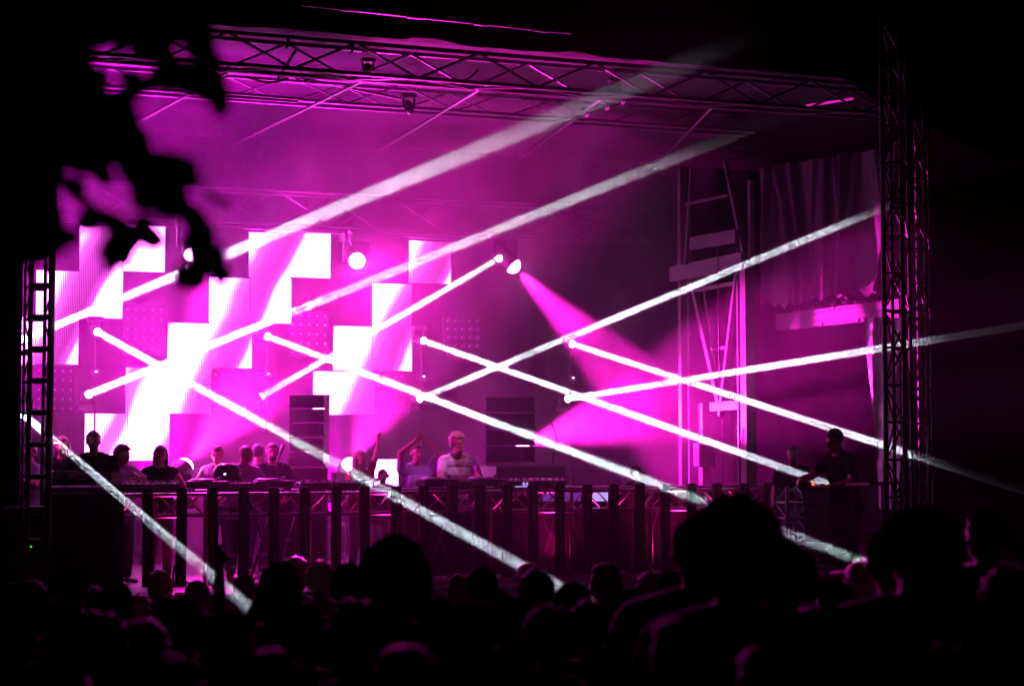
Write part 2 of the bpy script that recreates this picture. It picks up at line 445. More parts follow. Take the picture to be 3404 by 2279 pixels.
# lamp matrices, 5 x 5 round reflectors in a black frame
bm = bmesh.new(); bmesh.ops.create_cone(bm, cap_ends=True, segments=16, radius1=.018, radius2=.046, depth=.05)
refl = bpy.data.meshes.new('lamp'); bm.to_mesh(refl); bm.free(); refl.materials.append(LENSOFF)
bm = bmesh.new(); bmesh.ops.create_uvsphere(bm, u_segments=10, v_segments=6, radius=.017)
bulb = bpy.data.meshes.new('bulb'); bm.to_mesh(bulb); bm.free(); bulb.materials.append(mat('glass_bulb', (.7, .7, .7), .1, .3))
def ring_mesh():
    bm = bmesh.new(); n = 20
    for r, y in ((.050, 0), (.044, -.012), (.038, 0)):
        for i in range(n): bm.verts.new((r * math.cos(2 * PI * i / n), y, r * math.sin(2 * PI * i / n)))
    bm.verts.ensure_lookup_table()
    for k in range(2):
        for i in range(n): bm.faces.new([bm.verts[x] for x in (k * n + i, k * n + (i + 1) % n, (k + 1) * n + (i + 1) % n, (k + 1) * n + i)])
    me = bpy.data.meshes.new('rim'); bm.to_mesh(me); bm.free(); me.materials.append(LENSOFF); return me
RING = ring_mesh()
def lamp_matrix(u0, v0, u1, v1, label):
    s0, s1 = S_of(u0, QL, v0), S_of(u1, QL, v0); z1, z0 = Z_of(v0, QL, u0), Z_of(v1, QL, u0)
    M = frame_at(W((s0 + s1) / 2, QL, (z0 + z1) / 2))
    t = empty('lamp_matrix', M, label, 'stage light', 'five by five lamp matrices hung between the LED screens')
    box(t, 'housing', M, (s1 - s0, .12, z1 - z0), BLACK, (0, .12, 0))
    for i in range(5):
        for j in range(5):
            x = (i - 2) * (s1 - s0) / 5; z = (j - 2) * (z1 - z0) / 5
            l = put('lamp', RING, None, t, M @ Matrix.Translation((x, .05, z)))
            put('bulb', bulb, None, l, M @ Matrix.Translation((x, .055, z)))
for a in ((412, 1010, 550, 1175, 'lamp matrix left of the middle LED stair, beside a crossing beam'), (118, 1215, 250, 1372, 'lamp matrix right beside the ladder tower'),
          (962, 1030, 1098, 1185, 'lamp matrix right of the middle LED stair at half height'), (706, 1228, 840, 1376, 'lamp matrix above the small speaker stack, left side'),
          (1248, 1236, 1345, 1380, 'lamp matrix under the right LED screen'), (1478, 1050, 1600, 1190, 'rightmost lamp matrix standing alone in the smoke')):
    lamp_matrix(*a)

# ------------------------------------------------------------------ moving lights
def lathe(name, prof, m, seg=20, cap=True):
    bm = bmesh.new(); rings = []
    for r, z in prof: rings.append([bm.verts.new((r * math.cos(2 * PI * i / seg), r * math.sin(2 * PI * i / seg), z)) for i in range(seg)])
    for a, b in zip(rings, rings[1:]):
        for i in range(seg): bm.faces.new((a[i], a[(i + 1) % seg], b[(i + 1) % seg], b[i]))
    if cap: bm.faces.new(rings[0][::-1]); bm.faces.new(rings[-1])
    bmesh.ops.recalc_face_normals(bm, faces=bm.faces)
    me = bpy.data.meshes.new(name); bm.to_mesh(me); bm.free(); me.materials.append(m)
    for p in me.polygons: p.use_smooth = len(p.vertices) == 4
    return me
HEADM = {}
def moving_head(name, pos, target, label, group, rad, lensmat, up=1, lens_scale=.86, sunk=0.):
    """pos = centre of the lens; up=1 stands on its base, -1 hangs from it"""
    d = (target - pos).normalized(); back = pos - d * rad * 1.7
    t = empty(name, Matrix.Translation(back - Vector((0, 0, up * rad * 3.2))), label, 'stage light', group)
    q = d.to_track_quat('Z', 'Y').to_matrix().to_4x4()
    k = ('h', rad)
    if k not in HEADM: HEADM[k] = lathe('head', [(rad * .5, -rad * 1.9), (rad * .95, -rad * 1.5), (rad * 1.05, -rad * .2), (rad * 1.12, rad * 1.5), (rad * 1.0, rad * 1.68), (rad * .9, rad * 1.6)], BLACK)
    h = put('head', HEADM[k], None, t, Matrix.Translation(back) @ q)
    k = ('l', rad, lensmat.name)
    if k not in HEADM: HEADM[k] = lathe('lens', [(rad * lens_scale, -rad * .06), (rad * lens_scale, 0), (rad * .93 * lens_scale, rad * .36), (rad * .68 * lens_scale, rad * .7), (rad * .35 * lens_scale, rad * .88), (.002, rad * .95)], lensmat)
    put('lens', HEADM[k], None, h, Matrix.Translation(pos - d * (.02 + sunk)) @ q)
    for sgn in (-1, 1):
        c = back + XS * sgn * rad * 1.35
        bar(t, 'yoke_arm', c + Vector((0, 0, rad * .3 * up)), c - Vector((0, 0, up * rad * 2.1)), rad * .35, rad * .9, BLACK)
    box(t, 'base', frame_at(back - Vector((0, 0, up * rad * 2.6))), (rad * 3.4, rad * 2.6, rad * 1.0), BLACK, bev=.01)
    return t
def beam(a, b, e, r=.039, spread=.24, col=(.80, .83, 1)):
    l = bpy.data.lights.new('beam_lamp', 'AREA'); l.shape = 'DISK'; l.size = 2 * r; l.energy = e; l.spread = math.radians(spread); l.color = col
    o = bpy.data.objects.new('beam_lamp', l); COL.objects.link(o); o.location = a; o.rotation_euler = (b - a).to_track_quat('-Z', 'Y').to_euler()
BEAMS = [
 ((84, 1382), P(730, 1940, 12), 28, 'half hidden', 'upper'),
 ((80, 1126), P(2180, 250, 8), 52, 'half hidden', 'lower'),
 ((325, 1103), P(1870, 1955, 14), 42, 'leftmost visible', 'upper'),
 ((295, 1310), P(2140, 568, 14.5), 52, 'leftmost visible', 'lower'),
 ((890, 1118), P(2310, 1655, 18.5), 34, 'second', 'upper'),
 ((868, 1318), SP(1682, 846, 4.42), 20, 'second', 'lower'),
 ((1408, 1132), P(2760, 1610, 19.8), 19, 'third', 'upper'),
 ((1395, 1325), P(2810, 742, 20.5), 14, 'third', 'lower'),
 ((1903, 1143), P(3080, 1525, 19.3), 19, 'rightmost', 'upper'),
 ((1888, 1325), P(3130, 1125, 19.3), 18, 'rightmost', 'lower')]
QB = 4.5
BE = 6.0
for (uv, tgt, e, which, ul) in BEAMS:
    a = SP(uv[0], uv[1], QB if uv[0] > 200 else 1.8)
    moving_head('beam_light', a, tgt, '%s beam light of the %s pair, its white beam going %s' % (ul, which, 'down to the crowd' if ul == 'upper' else 'up to the right'), 'white beam lights', .062, LENSB, 1 if ul == 'lower' else -1)
    beam(a + (tgt - a).normalized() * .03, tgt, e * BE)
for u, v, which in ((320, 1237, 'left'), (893, 1244, 'second'), (1410, 1253, 'third'), (1907, 1257, 'right')):
    c = SP(u, v, QB); p = empty('light_stand', Vector((c.x, c.y, DECK)), 'slim light stand carrying the %s pair of white beams' % which, 'light stand', 'stands of the beam pairs')
    b = c + YS * .12
    tube(p, 'pole', Vector((b.x, b.y, DECK)), b + Vector((0, 0, .62)), .012, BLACK)
    dd = box(p, 'control_box', frame_at(c + YS * .06), (.12, .08, .09), BLACK, bev=.006)
    box(dd, 'display', frame_at(c + YS * .06), (.035, .006, .022), DISP, (0, -.043, .01))
    box(p, 'base_plate', frame_at(Vector((b.x, b.y, DECK))), (.4, .4, .02), BLACK, (0, 0, .012))
def wash(a, b, e, ang, col=(1, .012, .60), blend=.7):
    l = bpy.data.lights.new('wash_lamp', 'SPOT'); l.energy = e; l.spot_size = math.radians(ang); l.spot_blend = blend; l.color = col; l.shadow_soft_size = .07
    o = bpy.data.objects.new('wash_lamp', l); COL.objects.link(o); o.location = a; o.rotation_euler = (b - a).to_track_quat('-Z', 'Y').to_euler()
WE, FE = 1.0, .75
WASH = [
 # u, v, q, target, energy, angle, up, label
 (640, 845, 4.6, P(740, 1250, 22.5), 8000, 34, -1, 'blazing pink spotlight just right of the leaves, under the truss'),
 (1187, 867, 4.6, P(1330, 1060, 19.5), 13000, 25, -1, 'blazing pink spotlight hanging left of the right LED screen'),
 (1707, 885, 4.4, P(2170, 1350, 24.8), 28000, 27, -1, 'lone pink spotlight throwing a wide cone down to the right'),
 (613, 1550, 1.95, P(1000, 1100, 23.5), 15000, 40, 1, 'low pink spotlight between the long-haired woman and the bending man'),
 (1165, 1545, 3.2, P(1330, 1200, 22), 9000, 40, 1, 'low pink spotlight beside the arm raised near the speaker stack'),
 (1735, 1480, 4.9, P(2040, 1380, 24.8), 30000, 32, 1, 'low pink spotlight hidden behind the right speaker stack'),
]
for u, v, q, tg, e, ang, up, lab in WASH:
    a = SP(u, v, q)
    moving_head('wash_light', a, tg, lab, 'pink wash lights', .125, LENSW, up, .95)
    wash(a + (tg - a).normalized() * .12, tg, e * WE, ang, blend=.5)
# added unseen fill lamps on the deck and rig, brightening the smoke
FILL = [
 (W(-5.6, 3.0, DECK + .7), W(-4.4, 3.2, 6.6), 9500, 58, 1, (1, 0, .90), 'added pink fill uplight on the deck behind the man in the dark shirt'),
 (W(-2.9, 4.7, DECK + .5), W(-2.9, 3.2, 6.6), 8000, 60, 1, (1, 0, .88), 'added pink fill uplight on the deck in front of the middle LED screen'),
 (W(-.3, 4.7, DECK + .5), W(-1.6, 3.2, 6.6), 5500, 56, 1, (1, 0, .78), 'added pink fill uplight on the deck behind the left speaker stack'),
 (W(1.7, 4.7, DECK + .5), W(1.0, 3.4, 4.6), 1100, 50, 1, (1, 0, .60), 'added pink fill uplight on the deck right of the DJ'),
 (W(-6.4, 2.6, 4.6), W(-2.4, 3.4, 2.6), 8000, 66, -1, (1, .002, .70), 'added pink fill light at the left end of the rig, out of frame'),
]
for a, tg, e, ang, up, colr, lab in FILL:
    moving_head('wash_light', a, tg, lab, 'pink wash lights', .12, LENSW, up, .9, .1)
    wash(a + (tg - a).normalized() * .12, tg, e * FE, ang, colr, .9)
def front_light(s, tgt, e, col, lab):
    a = W(s, -1.0, zf - .1)
    moving_head('front_light', a, tgt, lab, 'front lights under the roof truss', .045, LENSV, -1)
    wash(a + (tgt - a).normalized() * .1, tgt, e, 11, col, 1.)
ZT_ = Z_of(1634, 0, 1300)
LENSV = emat('violet_lens', (.5, .2, 1), 3)
front_light(1.6, W(0, 1.05, 1.75), 750, (1, .22, .85), 'small violet front light on the roof truss aimed at the DJ')
front_light(-1.4, W(-.7, 1.4, 1.8), 220, (.6, .15, 1), 'small violet front light on the roof truss aimed at the clapping person')
for sx_, e_, lab_ in ((-3.2, 70, 'floor wash under the desk at its left end'), (-.6, 90, 'floor wash under the desk below the clapping person'), (1.6, 150, 'floor wash under the desk below the right speaker stack'), (3.4, 150, 'floor wash under the desk near its right end')):
    a_ = W(sx_, .78, DECK + .22); t_ = W(sx_ - .5, .05, ZT_ - .1)
    moving_head('floor_light', a_, t_, lab_, 'floor washes under the desk', .05, LENSW, 1, .8, .04)
    wash(a_ + (t_ - a_).normalized() * .08, t_, e_, 110, (1, .01, .30), 1.)
# clamp and cable above the second spotlight
cl = empty('light_clamp', SP(1185, 790, 4.6), 'hanging clamp and cable loop above the second spotlight', 'clamp')
tube(cl, 'arm', SP(1160, 765, 4.5), SP(1168, 815, 4.5), .02, ALU); tube(cl, 'arm', SP(1158, 765, 4.5), SP(1172, 775, 4.5), .035, ALU)
for i in range(6):
    a0, a1 = i / 6 * PI, (i + 1) / 6 * PI
    tube(cl, 'cable', SP(1160 - 12 * math.sin(a0), 820 + 50 * i / 6, 4.5), SP(1160 - 12 * math.sin(a1), 820 + 50 * (i + 1) / 6, 4.5), .012, STEEL)
# small par cans on the right of the roof, and the lit pink tube
pt = tube(None, 'lighting_bar', SP(1900, 395, .5), SP(2160, 318, .5), .02, ALU)
tag(pt, 'short lighting bar carrying three tiny spotlights under the dark roof', 'bar')
for u, v, k in ((1945, 378, 'lowest'), (2012, 355, 'middle'), (2065, 335, 'highest')):
    c = SP(u, v, .45)
    t = empty('par_can', c, '%s of three tiny pink spotlights under the dark roof' % k, 'stage light', 'tiny spotlights on the short bar')
    tube(t, 'can', c + Vector((-.02, .03, .06)), c + Vector((.02, -.03, -.03)), .04, BLACK); tube(t, 'lens', c + Vector((.02, -.03, -.03)), c + Vector((.022, -.034, -.036)), .03, TUBE)
t = tube(None, 'tube_light', SP(2682, 352, 0), SP(2835, 328, 0), .018, TUBE, 10)
tag(t, 'glowing pink tube alone in the dark upper right', 'tube light')
w = tube(t, 'end_cap', SP(2835, 328, 0), SP(2841, 326, 0), .026, BLACK)

hf = W(S_of(1360, 1.2), 1.2, Z_of(372, 1.2, 1360))
moving_head('truss_light', hf, hf + Vector((.3, -.6, -.8)), 'unlit moving light hanging under the roof in the middle of the smoke', 'unlit lights', .055, LENSOFF, -1)
def swag(name, a, b, dip, r, label, n=10):
    t = empty(name, a, label, 'cable'); pts = [a.lerp(b, i / n) + Vector((0, 0, -dip * 4 * (i / n) * (1 - i / n))) for i in range(n + 1)]
    for p, q in zip(pts, pts[1:]): tube(t, 'cable', p, q, r, BLACK, 6)
swag('hanging_cable', SP(1500, 268, -1.3), SP(1590, 232, -1.3), .06, .012, 'cable drooping from the front roof truss above the long white beam')
swag('hanging_cable', SP(1900, 700, 5.2), SP(2040, 720, 5.2), .12, .012, 'cable drooping from the rear truss right of the screens')
swag('hanging_cable', SP(820, 255, -1.2), SP(960, 262, -1.2), .05, .012, 'cable drooping under the front roof truss near the leaves')
vp = empty('violet_glow_panel', SP(1905, 1665, .45), 'panel glowing violet to imitate lit cloth behind the desk truss right of the speaker stack', 'panel')
for u0, u1, mm in ((1966, 2020, LEDBL), (1806, 1930, emat('dim_violet_glow', (.35, .08, .8), .35))):  # emission stands in for violet light falling on cloth
    box(vp, 'glow_face', frame_at(SP((u0 + u1) / 2, 1650, .42)), (S_of(u1, .42) - S_of(u0, .42), .02, .11), mm)
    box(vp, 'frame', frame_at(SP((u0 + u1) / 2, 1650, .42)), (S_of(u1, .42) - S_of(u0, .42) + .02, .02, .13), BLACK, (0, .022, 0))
# ------------------------------------------------------------------ towers
def ladder_tower():
    d0 = 18.6
    t = empty('truss_tower', P(120, 1690, d0), 'black ladder-like truss tower at the left edge against the LED screen', 'truss tower')
    zt, zb_ = P(120, -120, d0).z, ground_z(d0)
    cs = {}
    for k, (u, dd, r) in {'a': (96, d0, .03), 'b': (165, d0 + .03, .04), 'c': (76, d0 + .45, .017), 'd': (143, d0 + .5, .02)}.items():
        x = P(u, 1400, dd).x; cs[k] = (x, dd)
        tube(t, 'chord', Vector((x, dd, zb_)), Vector((x, dd, zt)), r, BLACK)
    z = P(120, 1690, d0).z; step = 106 / F * d0
    z0 = z
    k = int((zb_ - z0) / step)
    while True:
        z = z0 + k * step
        if z > zt: break
        p = lambda c: Vector((cs[c][0], cs[c][1], z))
        up = Vector((0, 0, step))
        tube(t, 'rung', p('a'), p('b'), .03, BLACK, 6); tube(t, 'rung', p('c'), p('d'), .02, BLACK, 6)
        tube(t, 'rung', p('a'), p('c'), .014, BLACK, 6); tube(t, 'rung', p('b'), p('d'), .014, BLACK, 6)
        if k % 2: tube(t, 'brace', p('b'), p('d') + up, .011, BLACK, 6); tube(t, 'brace', p('a'), p('c') + up, .011, BLACK, 6)
        else: tube(t, 'brace', p('d'), p('b') + up, .011, BLACK, 6); tube(t, 'brace', p('c'), p('a') + up, .011, BLACK, 6)
        k += 1
ladder_tower()
def cross_tower(u0, u1, d0, ub0, ub1, db, label):
    t = empty('truss_tower', P((u0 + u1) / 2, 1690, d0), label, 'truss tower', 'right truss towers')
    zt, zb_ = P(u0, -150, d0).z, ground_z(d0)
    cs = [(P(u0, 1400, d0).x, d0), (P(u1, 1400, d0 + .05).x, d0 + .05), (P(ub1, 1400, db).x, db), (P(ub0, 1400, db).x, db)]
    for i, (x, y) in enumerate(cs): tube(t, 'chord', Vector((x, y, zb_)), Vector((x, y, zt)), .028 if i < 2 else .022, BLACK)
    step = .42; n = int((zt - zb_) / step)
    for k in range(n):
        z = zb_ + k * step
        for i in range(4):
            (xa, ya), (xb, yb) = cs[i], cs[(i + 1) % 4]
            if i % 2 == 0 or k % 2: tube(t, 'rung', Vector((xa, ya, z)), Vector((xb, yb, z)), .013, BLACK, 6)
            if (k + i) % 2: tube(t, 'brace', Vector((xa, ya, z)), Vector((xb, yb, z + step)), .012, BLACK, 6)
            else: tube(t, 'brace', Vector((xb, yb, z)), Vector((xa, ya, z + step)), .012, BLACK, 6)
cross_tower(2944, 3007, 19.2, 2972, 3030, 19.55, 'right truss tower with cross braces in front of the lit plastic sheet')
cross_tower(3040, 3085, 20.4, 3058, 3100, 20.9, 'second right truss tower, half lost in the dark')

sd = folded('side_mask_curtain', Vector((-9, 19.4, 0)), Vector((P(70, 1400, 19.4).x, 19.4, 0)), -1, 8.5, .05, .5, DRAPE)  # added cloth that blocks screen and smoke glow beside the tower
tag(sd, 'black side curtain added to block the glow left of the ladder tower', 'curtain')
# side scaffold on the right
sf = empty('side_scaffold', P(2370, 1610, 23.5), 'tall pale scaffold frame with V braces right of the pink spotlight cone', 'scaffold')
def PB(*a): return P(*a)
zdk = DECK
def vert(u, d, vt, w, name='post', m=STEEL, vb=None):
    a = P(u, vt, d); b = Vector((a.x, d, zdk)) if vb is None else P(u, vb, d)
    bar(sf, name, b, a, w, w, m)
vert(2484, 22.6, 870, .15); vert(2266, 24.6, 560, .10); vert(2496, 22.9, 600, .07); vert(2341, 24.4, 1340, .13); vert(2452, 23, 830, .03)
vert(2290, 25.0, 700, .05)
bar(sf, 'crossbar', P(2236, 912, 24.6), P(2474, 866, 22.6), .1, .22, STEEL); bar(sf, 'crossbar', P(2292, 812, 24.4), P(2452, 784, 22.9), .08, .18, STEEL)
bar(sf, 'crossbar', P(2370, 1352, 24), P(2480, 1344, 22.9), .1, .12, STEEL)
bar(sf, 'brace', P(2296, 915, 24.4), P(2396, 1360, 23.7), .07, .07); bar(sf, 'brace', P(2452, 900, 23), P(2396, 1380, 23.7), .07, .07)
bar(sf, 'brace', P(2344, 960, 25.2), P(2400, 1330, 25), .06, .06); bar(sf, 'brace', P(2482, 980, 25), P(2430, 1320, 25), .05, .05)
bar(sf, 'brace', P(2312, 965, 24.2), P(2448, 940, 23.2), .04, .05); bar(sf, 'brace', P(2350, 1160, 24.2), P(2420, 1155, 23.6), .04, .04)
bar(sf, 'brace', P(2300, 560, 24), P(2280, 880, 24), .05, .05); bar(sf, 'brace', P(2412, 540, 23.4), P(2476, 850, 22.8), .06, .06)
bar(sf, 'brace', P(2280, 680, 24), P(2420, 650, 23.4), .04, .04)
tube(sf, 'cable', P(2386, 815, 22.6), P(2392, 1240, 22.6), .010, SHEET); tube(sf, 'cable', P(2402, 1400, 23), P(2402, 1605, 23), .006, SHEET)
tube(sf, 'cable', P(2447, 1400, 23), P(2440, 1605, 23), .006, SHEET); tube(sf, 'cable', P(2368, 1430, 23), P(2378, 1560, 23), .008, SHEET)
bx = P(2341, 1512, 24.25); box(sf, 'taped_box', frame_at(bx), (.26, .2, .34), SHEET, bev=.02)

# draped plastic sheeting with lashed beam, right wing
wing = empty('wing_sheeting', P(2740, 1040, 22.5), 'gathered plastic sheet lashed to a pale beam on the right side of the stage', 'sheeting')
def wing_build():
    A, B = P(2560, 1060, 24.4), P(3010, 1000, 21.9)
    A2, B2 = P(2530, 560, 24.4), P(3020, 480, 21.9)
    n, rows = 150, 14; vs = []; fs = []
    nrm = Vector(((B - A).y, -(B - A).x, 0)).normalized()
    rr = random.Random(5)
    folds = [(rr.random(), rr.uniform(.006, .02), rr.uniform(.05, .14)) for _ in range(16)]
    for j in range(rows + 1):
        t = j / rows
        for i in range(n + 1):
            x = i / n
            lo = A.lerp(B, x); hi = A2.lerp(B2, x)
            lo = Vector((lo.x, lo.y, lo.z + .17 + .03 * math.sin(x * 40) + .03 * math.sin(x * 93)))
            p = lo.lerp(hi, t); off = 0
            for (c, w_, a_) in folds:
                cc = c + (t - .5) * .12 * math.sin(c * 20)
                off += a_ * math.exp(-((x - cc) / w_) ** 2)
            off += .03 * math.sin(x * 31 + t * 2)
            vs.append(p + nrm * off)
    for j in range(rows):
        for i in range(n):
            a = j * (n + 1) + i; fs.append((a, a + 1, a + n + 2, a + n + 1))
    mesh_py('hanging_sheet', vs, fs, SHEET, wing, smooth=True)
    a, b = P(2590, 1072, 24.3), P(3000, 1024, 21.9)
    bar(wing, 'beam', a, b, .12, .24, SHEET)
    bar(wing, 'upper_beam', P(2640, 1030, 24.0), P(2870, 1006, 22.7), .06, .05, BLACKM)
    for u in (2625, 2655, 2745, 2785, 2865, 2915):
        x = (u - 2590) / 410; c = a.lerp(b, x) - YS * .09 - XS * .03
        dx = .07 if u in (2655, 2785, 2915) else -.07
        tube(wing, 'lashing', c + Vector((-dx * .5, 0, .15)), c + Vector((dx * .5, 0, -.13)), .007, BLACKM, 6)
    # bunched cloth along the beam
    for i in range(16):
        x = rr.uniform(.08, .95); p = a.lerp(b, x) + Vector((0, 0, .15 + rr.uniform(0, .06))) - YS * .05
        me = ico_blob(rr.randint(0, 3)); put('bunched_cloth', me, None, wing, Matrix.Translation(p) @ Matrix.Rotation(rr.uniform(0, 6), 4, 'Z') @ Matrix.Diagonal((rr.uniform(.05, .12), .04, rr.uniform(.015, .035), 1)))
    # long narrow sheet hanging beside the tower
    vs = []; fs = []; n, rows = 24, 22
    for j in range(rows + 1):
        t = j / rows; v = 1055 + (1690 - 1055) * t
        ul = 2872 + 52 * min(1, t * 1.1) ; ur = 2992 if t < .8 else 2992 - 20 * (t - .8)
        for i in range(n + 1):
            x = i / n; p = P(ul + (ur - ul) * x, v, 20.6 + .25 * (1 - x))
            p += Vector((0, .04 * math.sin(x * 17 + t * 9) + .05 * noise.noise((x * 5, t * 14, 1)), 0))
            vs.append(p)
    for j in range(rows):
        for i in range(n):
            a_ = j * (n + 1) + i; fs.append((a_, a_ + 1, a_ + n + 2, a_ + n + 1))
    mesh_py('side_sheet', vs, fs, mat('crumpled_clear_sheet', (.6, .58, .62), .4, 0, .2, 6, .9), wing, smooth=True)
_bl = {}
def ico_blob(k):
    if k not in _bl:
        bm = bmesh.new(); bmesh.ops.create_icosphere(bm, subdivisions=2, radius=1)
        for v in bm.verts: v.co *= 1 + .35 * noise.noise(v.co * 1.7 + Vector((k * 9, 0, 0)))
        me = bpy.data.meshes.new('cloth_lump'); bm.to_mesh(me); bm.free(); me.materials.append(DRAPE); _bl[k] = me
    return _bl[k]
wing_build()

# ------------------------------------------------------------------ desk with front truss and LED battens
ZT = Z_of(1634, 0, 1300)
ALU2 = mat('polished_truss_aluminium', (.75, .75, .77), .25, 1., .1, 30)
def desk():
    t = empty('dj_desk', W(0, .4, DECK), 'long DJ desk built on a horizontal aluminium truss behind the black battens', 'desk')
    a, b = W(S_of(385, .15), .15, ZT - .13), W(S_of(2575, .15), .15, ZT - .13)
    s0, s1 = S_of(385, .15), S_of(2575, .15)
    h = .24
    for dz in (-h / 2, h / 2):
        for dq in (-.12, .12):
            tube(t, 'chord', a + Vector((0, 0, dz)) + YS * dq, b + Vector((0, 0, dz)) + YS * dq, .022, ALU2)
    n = 34
    for i in range(n):
        p, q = a.lerp(b, i / n), a.lerp(b, (i + 1) / n)
        for dq in (-.12, .12):
            up, dn = Vector((0, 0, h / 2)), Vector((0, 0, -h / 2)); o_ = YS * dq
            if (i + (dq > 0)) % 2: tube(t, 'brace', p + up + o_, q + dn + o_, .011, ALU2, 6)
            else: tube(t, 'brace', p + dn + o_, q + up + o_, .011, ALU2, 6)
        tube(t, 'brace', p + Vector((0, 0, h / 2)) - YS * .12, p + Vector((0, 0, h / 2)) + YS * .12, .011, ALU2, 6)
    box(t, 'table_top', MS, (s1 - s0, .62, .03), CASE, ((s0 + s1) / 2, .56, ZT + .012))
    k = 0
    for u in (395, 700, 1010, 1320, 1600, 1870, 2130, 2380, 2570):
        s = S_of(u, .5)
        for q in (.2, .8): tube(t, 'leg', W(s, q, DECK), W(s, q, ZT - .02), .024, STEEL)
        if k % 2: tube(t, 'crossbar', W(s, .22, DECK + .25), W(s, .8, DECK + .25), .018, STEEL)
        k += 1
    for u0, u1, v in ((760, 830, 1845), (850, 900, 1843), (760, 810, 1883), (860, 890, 1880)):
        tube(t, 'crossbar', SP(u0, v, .6), SP(u1, v, .6), .015, ALU2)
    return t
desk()
stands = [(880, 1000, 'pale'), (975, 905, 'pale'), (1460, 1570, 'dark'), (1775, 1870, 'pink'), (1905, 1990, 'purple'), (2140, 2260, 'tall')]
def brace_stand(u, w, q, label, ang=.32):
    t = empty('folding_stand', SP(u, 1930, q), label, 'folding stand', 'folding stands under the desk')
    s = S_of(u, q); zt = ZT - .12; z0 = DECK + .01; hw = w / 2
    for sg in (-1, 1):
        bar(t, 'leg', W(s - sg * hw, q, z0), W(s + sg * hw, q + .05, zt), .035, .03, STEEL)
        tube(t, 'foot', W(s - sg * hw, q - .2, z0 + .02), W(s - sg * hw, q + .2, z0 + .02), .02, BLACK)
    tube(t, 'pivot', W(s, q - .03, (z0 + zt) / 2), W(s, q + .09, (z0 + zt) / 2), .03, ALU)
brace_stand(875, .3, 1.0, 'folding stand seen under the desk below the curly speaker stack, left one')
brace_stand(965, .28, 1.1, 'folding stand seen under the desk directly below the left speaker stack')
brace_stand(1465, .42, .9, 'folding stand under the desk by the DJ in the white shirt')
brace_stand(1830, .42, .8, 'folding stand under the desk below the right speaker stack')
brace_stand(1925, .36, .75, 'folding stand under the desk right of the speaker stack')
brace_stand(2160, .45, .8, 'folding stand under the desk near the person in a cap')
for u, v0, v1, du in ((1715, 1700, 1735, -12), (1835, 1695, 1750, -20), (1800, 1775, 1800, -8), (1890, 1790, 1855, 22), (1935, 1780, 1850, -20), (1440, 1790, 1850, -22)):
    pass
dk = folded('desk_dark_cloth', W(S_of(1330, .95), .95, 0), W(S_of(2600, .95), .95, 0), DECK + .01, ZT - .02, .02, .25, DRAPE, rows=3)  # added cloth that blacks out the lit smoke under the desk
tag(dk, 'black cloth added to darken the space behind the right half of the desk truss', 'cloth')
# battens
BAT = [398, 494, 606, 710, 812, 912, 1015, 1119, 1214, 1318, 1411, 1506, 1597, 1686, 1772, 1860, 1951, 2038, 2126, 2210, 2296, 2384, 2470, 2552]
def batten_meshes():
    bm = bmesh.new(); bmesh.ops.create_cube(bm, size=1); bmesh.ops.scale(bm, vec=(.115, .07, 1.1), verts=bm.verts)
    bmesh.ops.bevel(bm, geom=bm.edges[:], offset=.008, segments=2, affect='EDGES')
    h = bpy.data.meshes.new('housing'); bm.to_mesh(h); bm.free(); h.materials.append(BLACKM)
    bm = bmesh.new()
    for i in range(26):
        M = Matrix.Translation((0, -.038, -.5 + i * .04)) @ Matrix.Diagonal((.014, .008, .014, 1))
        bmesh.ops.create_uvsphere(bm, u_segments=8, v_segments=5, radius=1, matrix=M)
    l = bpy.data.meshes.new('lens_row'); bm.to_mesh(l); bm.free(); l.materials.append(GEAR)
    return h, l
BH, BL = batten_meshes()
for i, u in enumerate(BAT):
    s = S_of(u, -.06)
    M = frame_at(W(s, -.06, ZT + .07 - .55))
    t = empty('led_batten', frame_at(W(s, -.06, ZT + .07 - 1.1)), 'tall narrow black light batten standing upright in front of the desk truss', 'light batten', 'black light battens along the front of the desk')
    M = M @ Matrix.Rotation(R.uniform(-.015, .015), 4, 'Y')
    h = put('housing', BH, None, t, M); put('lens_row', BL, None, t, M)
    tube(t, 'clamp', W(s, .0, ZT - .02), W(s, .03, ZT - .02), .03, ALU)
    for sg in (-1, 1):
        tube(t, 'hook', W(s + sg * .02 - .055, .0, ZT + .07), W(s + sg * .02 - .055, .0, ZT + .115), .009, ALU)

# ------------------------------------------------------------------ speaker stacks, cases, gear
def stack(u0, u1, us, vt, vb, q, n, label, yaw, taper=.0):
    s0, s1 = S_of(u0, q), S_of(u1, q); w_ = (s1 - s0); z1, z0 = Z_of(vt, q, u0), Z_of(vb, q, u0)
    base = W((s0 + s1) / 2, q + .25, z0)
    t = empty('speaker_stack', base, label, 'speaker stack', 'line array speaker stacks')
    h = (z1 - z0) / n
    for i in range(n):
        lean = (i - n / 2) * .028
        M = Matrix.Translation(base + Vector((0, 0, h * (i + .5)))) @ Matrix.Rotation(YAW + yaw, 4, 'Z') @ Matrix.Rotation(lean, 4, 'X')
        c = box(t, 'cabinet', M, (w_, .42, h - .022), GEAR if i % 2 else CASE, bev=.012)
        box(c, 'grille', M, (w_ * .62, .012, h - .05), GRILLE, (0, -.216, 0))
        for sg in (-1, 1): box(c, 'side_plate', M, (w_ * .12, .01, h - .07), BLACK, (sg * w_ * .4, -.216, 0))
        for sg in (-1, 1):
            box(c, 'rigging', M, (.012, .3, .05), STEEL, (sg * (w_ / 2 + .008), 0, -h / 2 + .01))
    return t
stack(985, 1100, 0, 1306, 1552, 1.9, 5, 'five-box black speaker stack leaning by the middle LED stair', -.42)
stack(1640, 1795, 0, 1313, 1538, 2.0, 4, 'black speaker stack right of the DJ against the bright smoke', -.35)
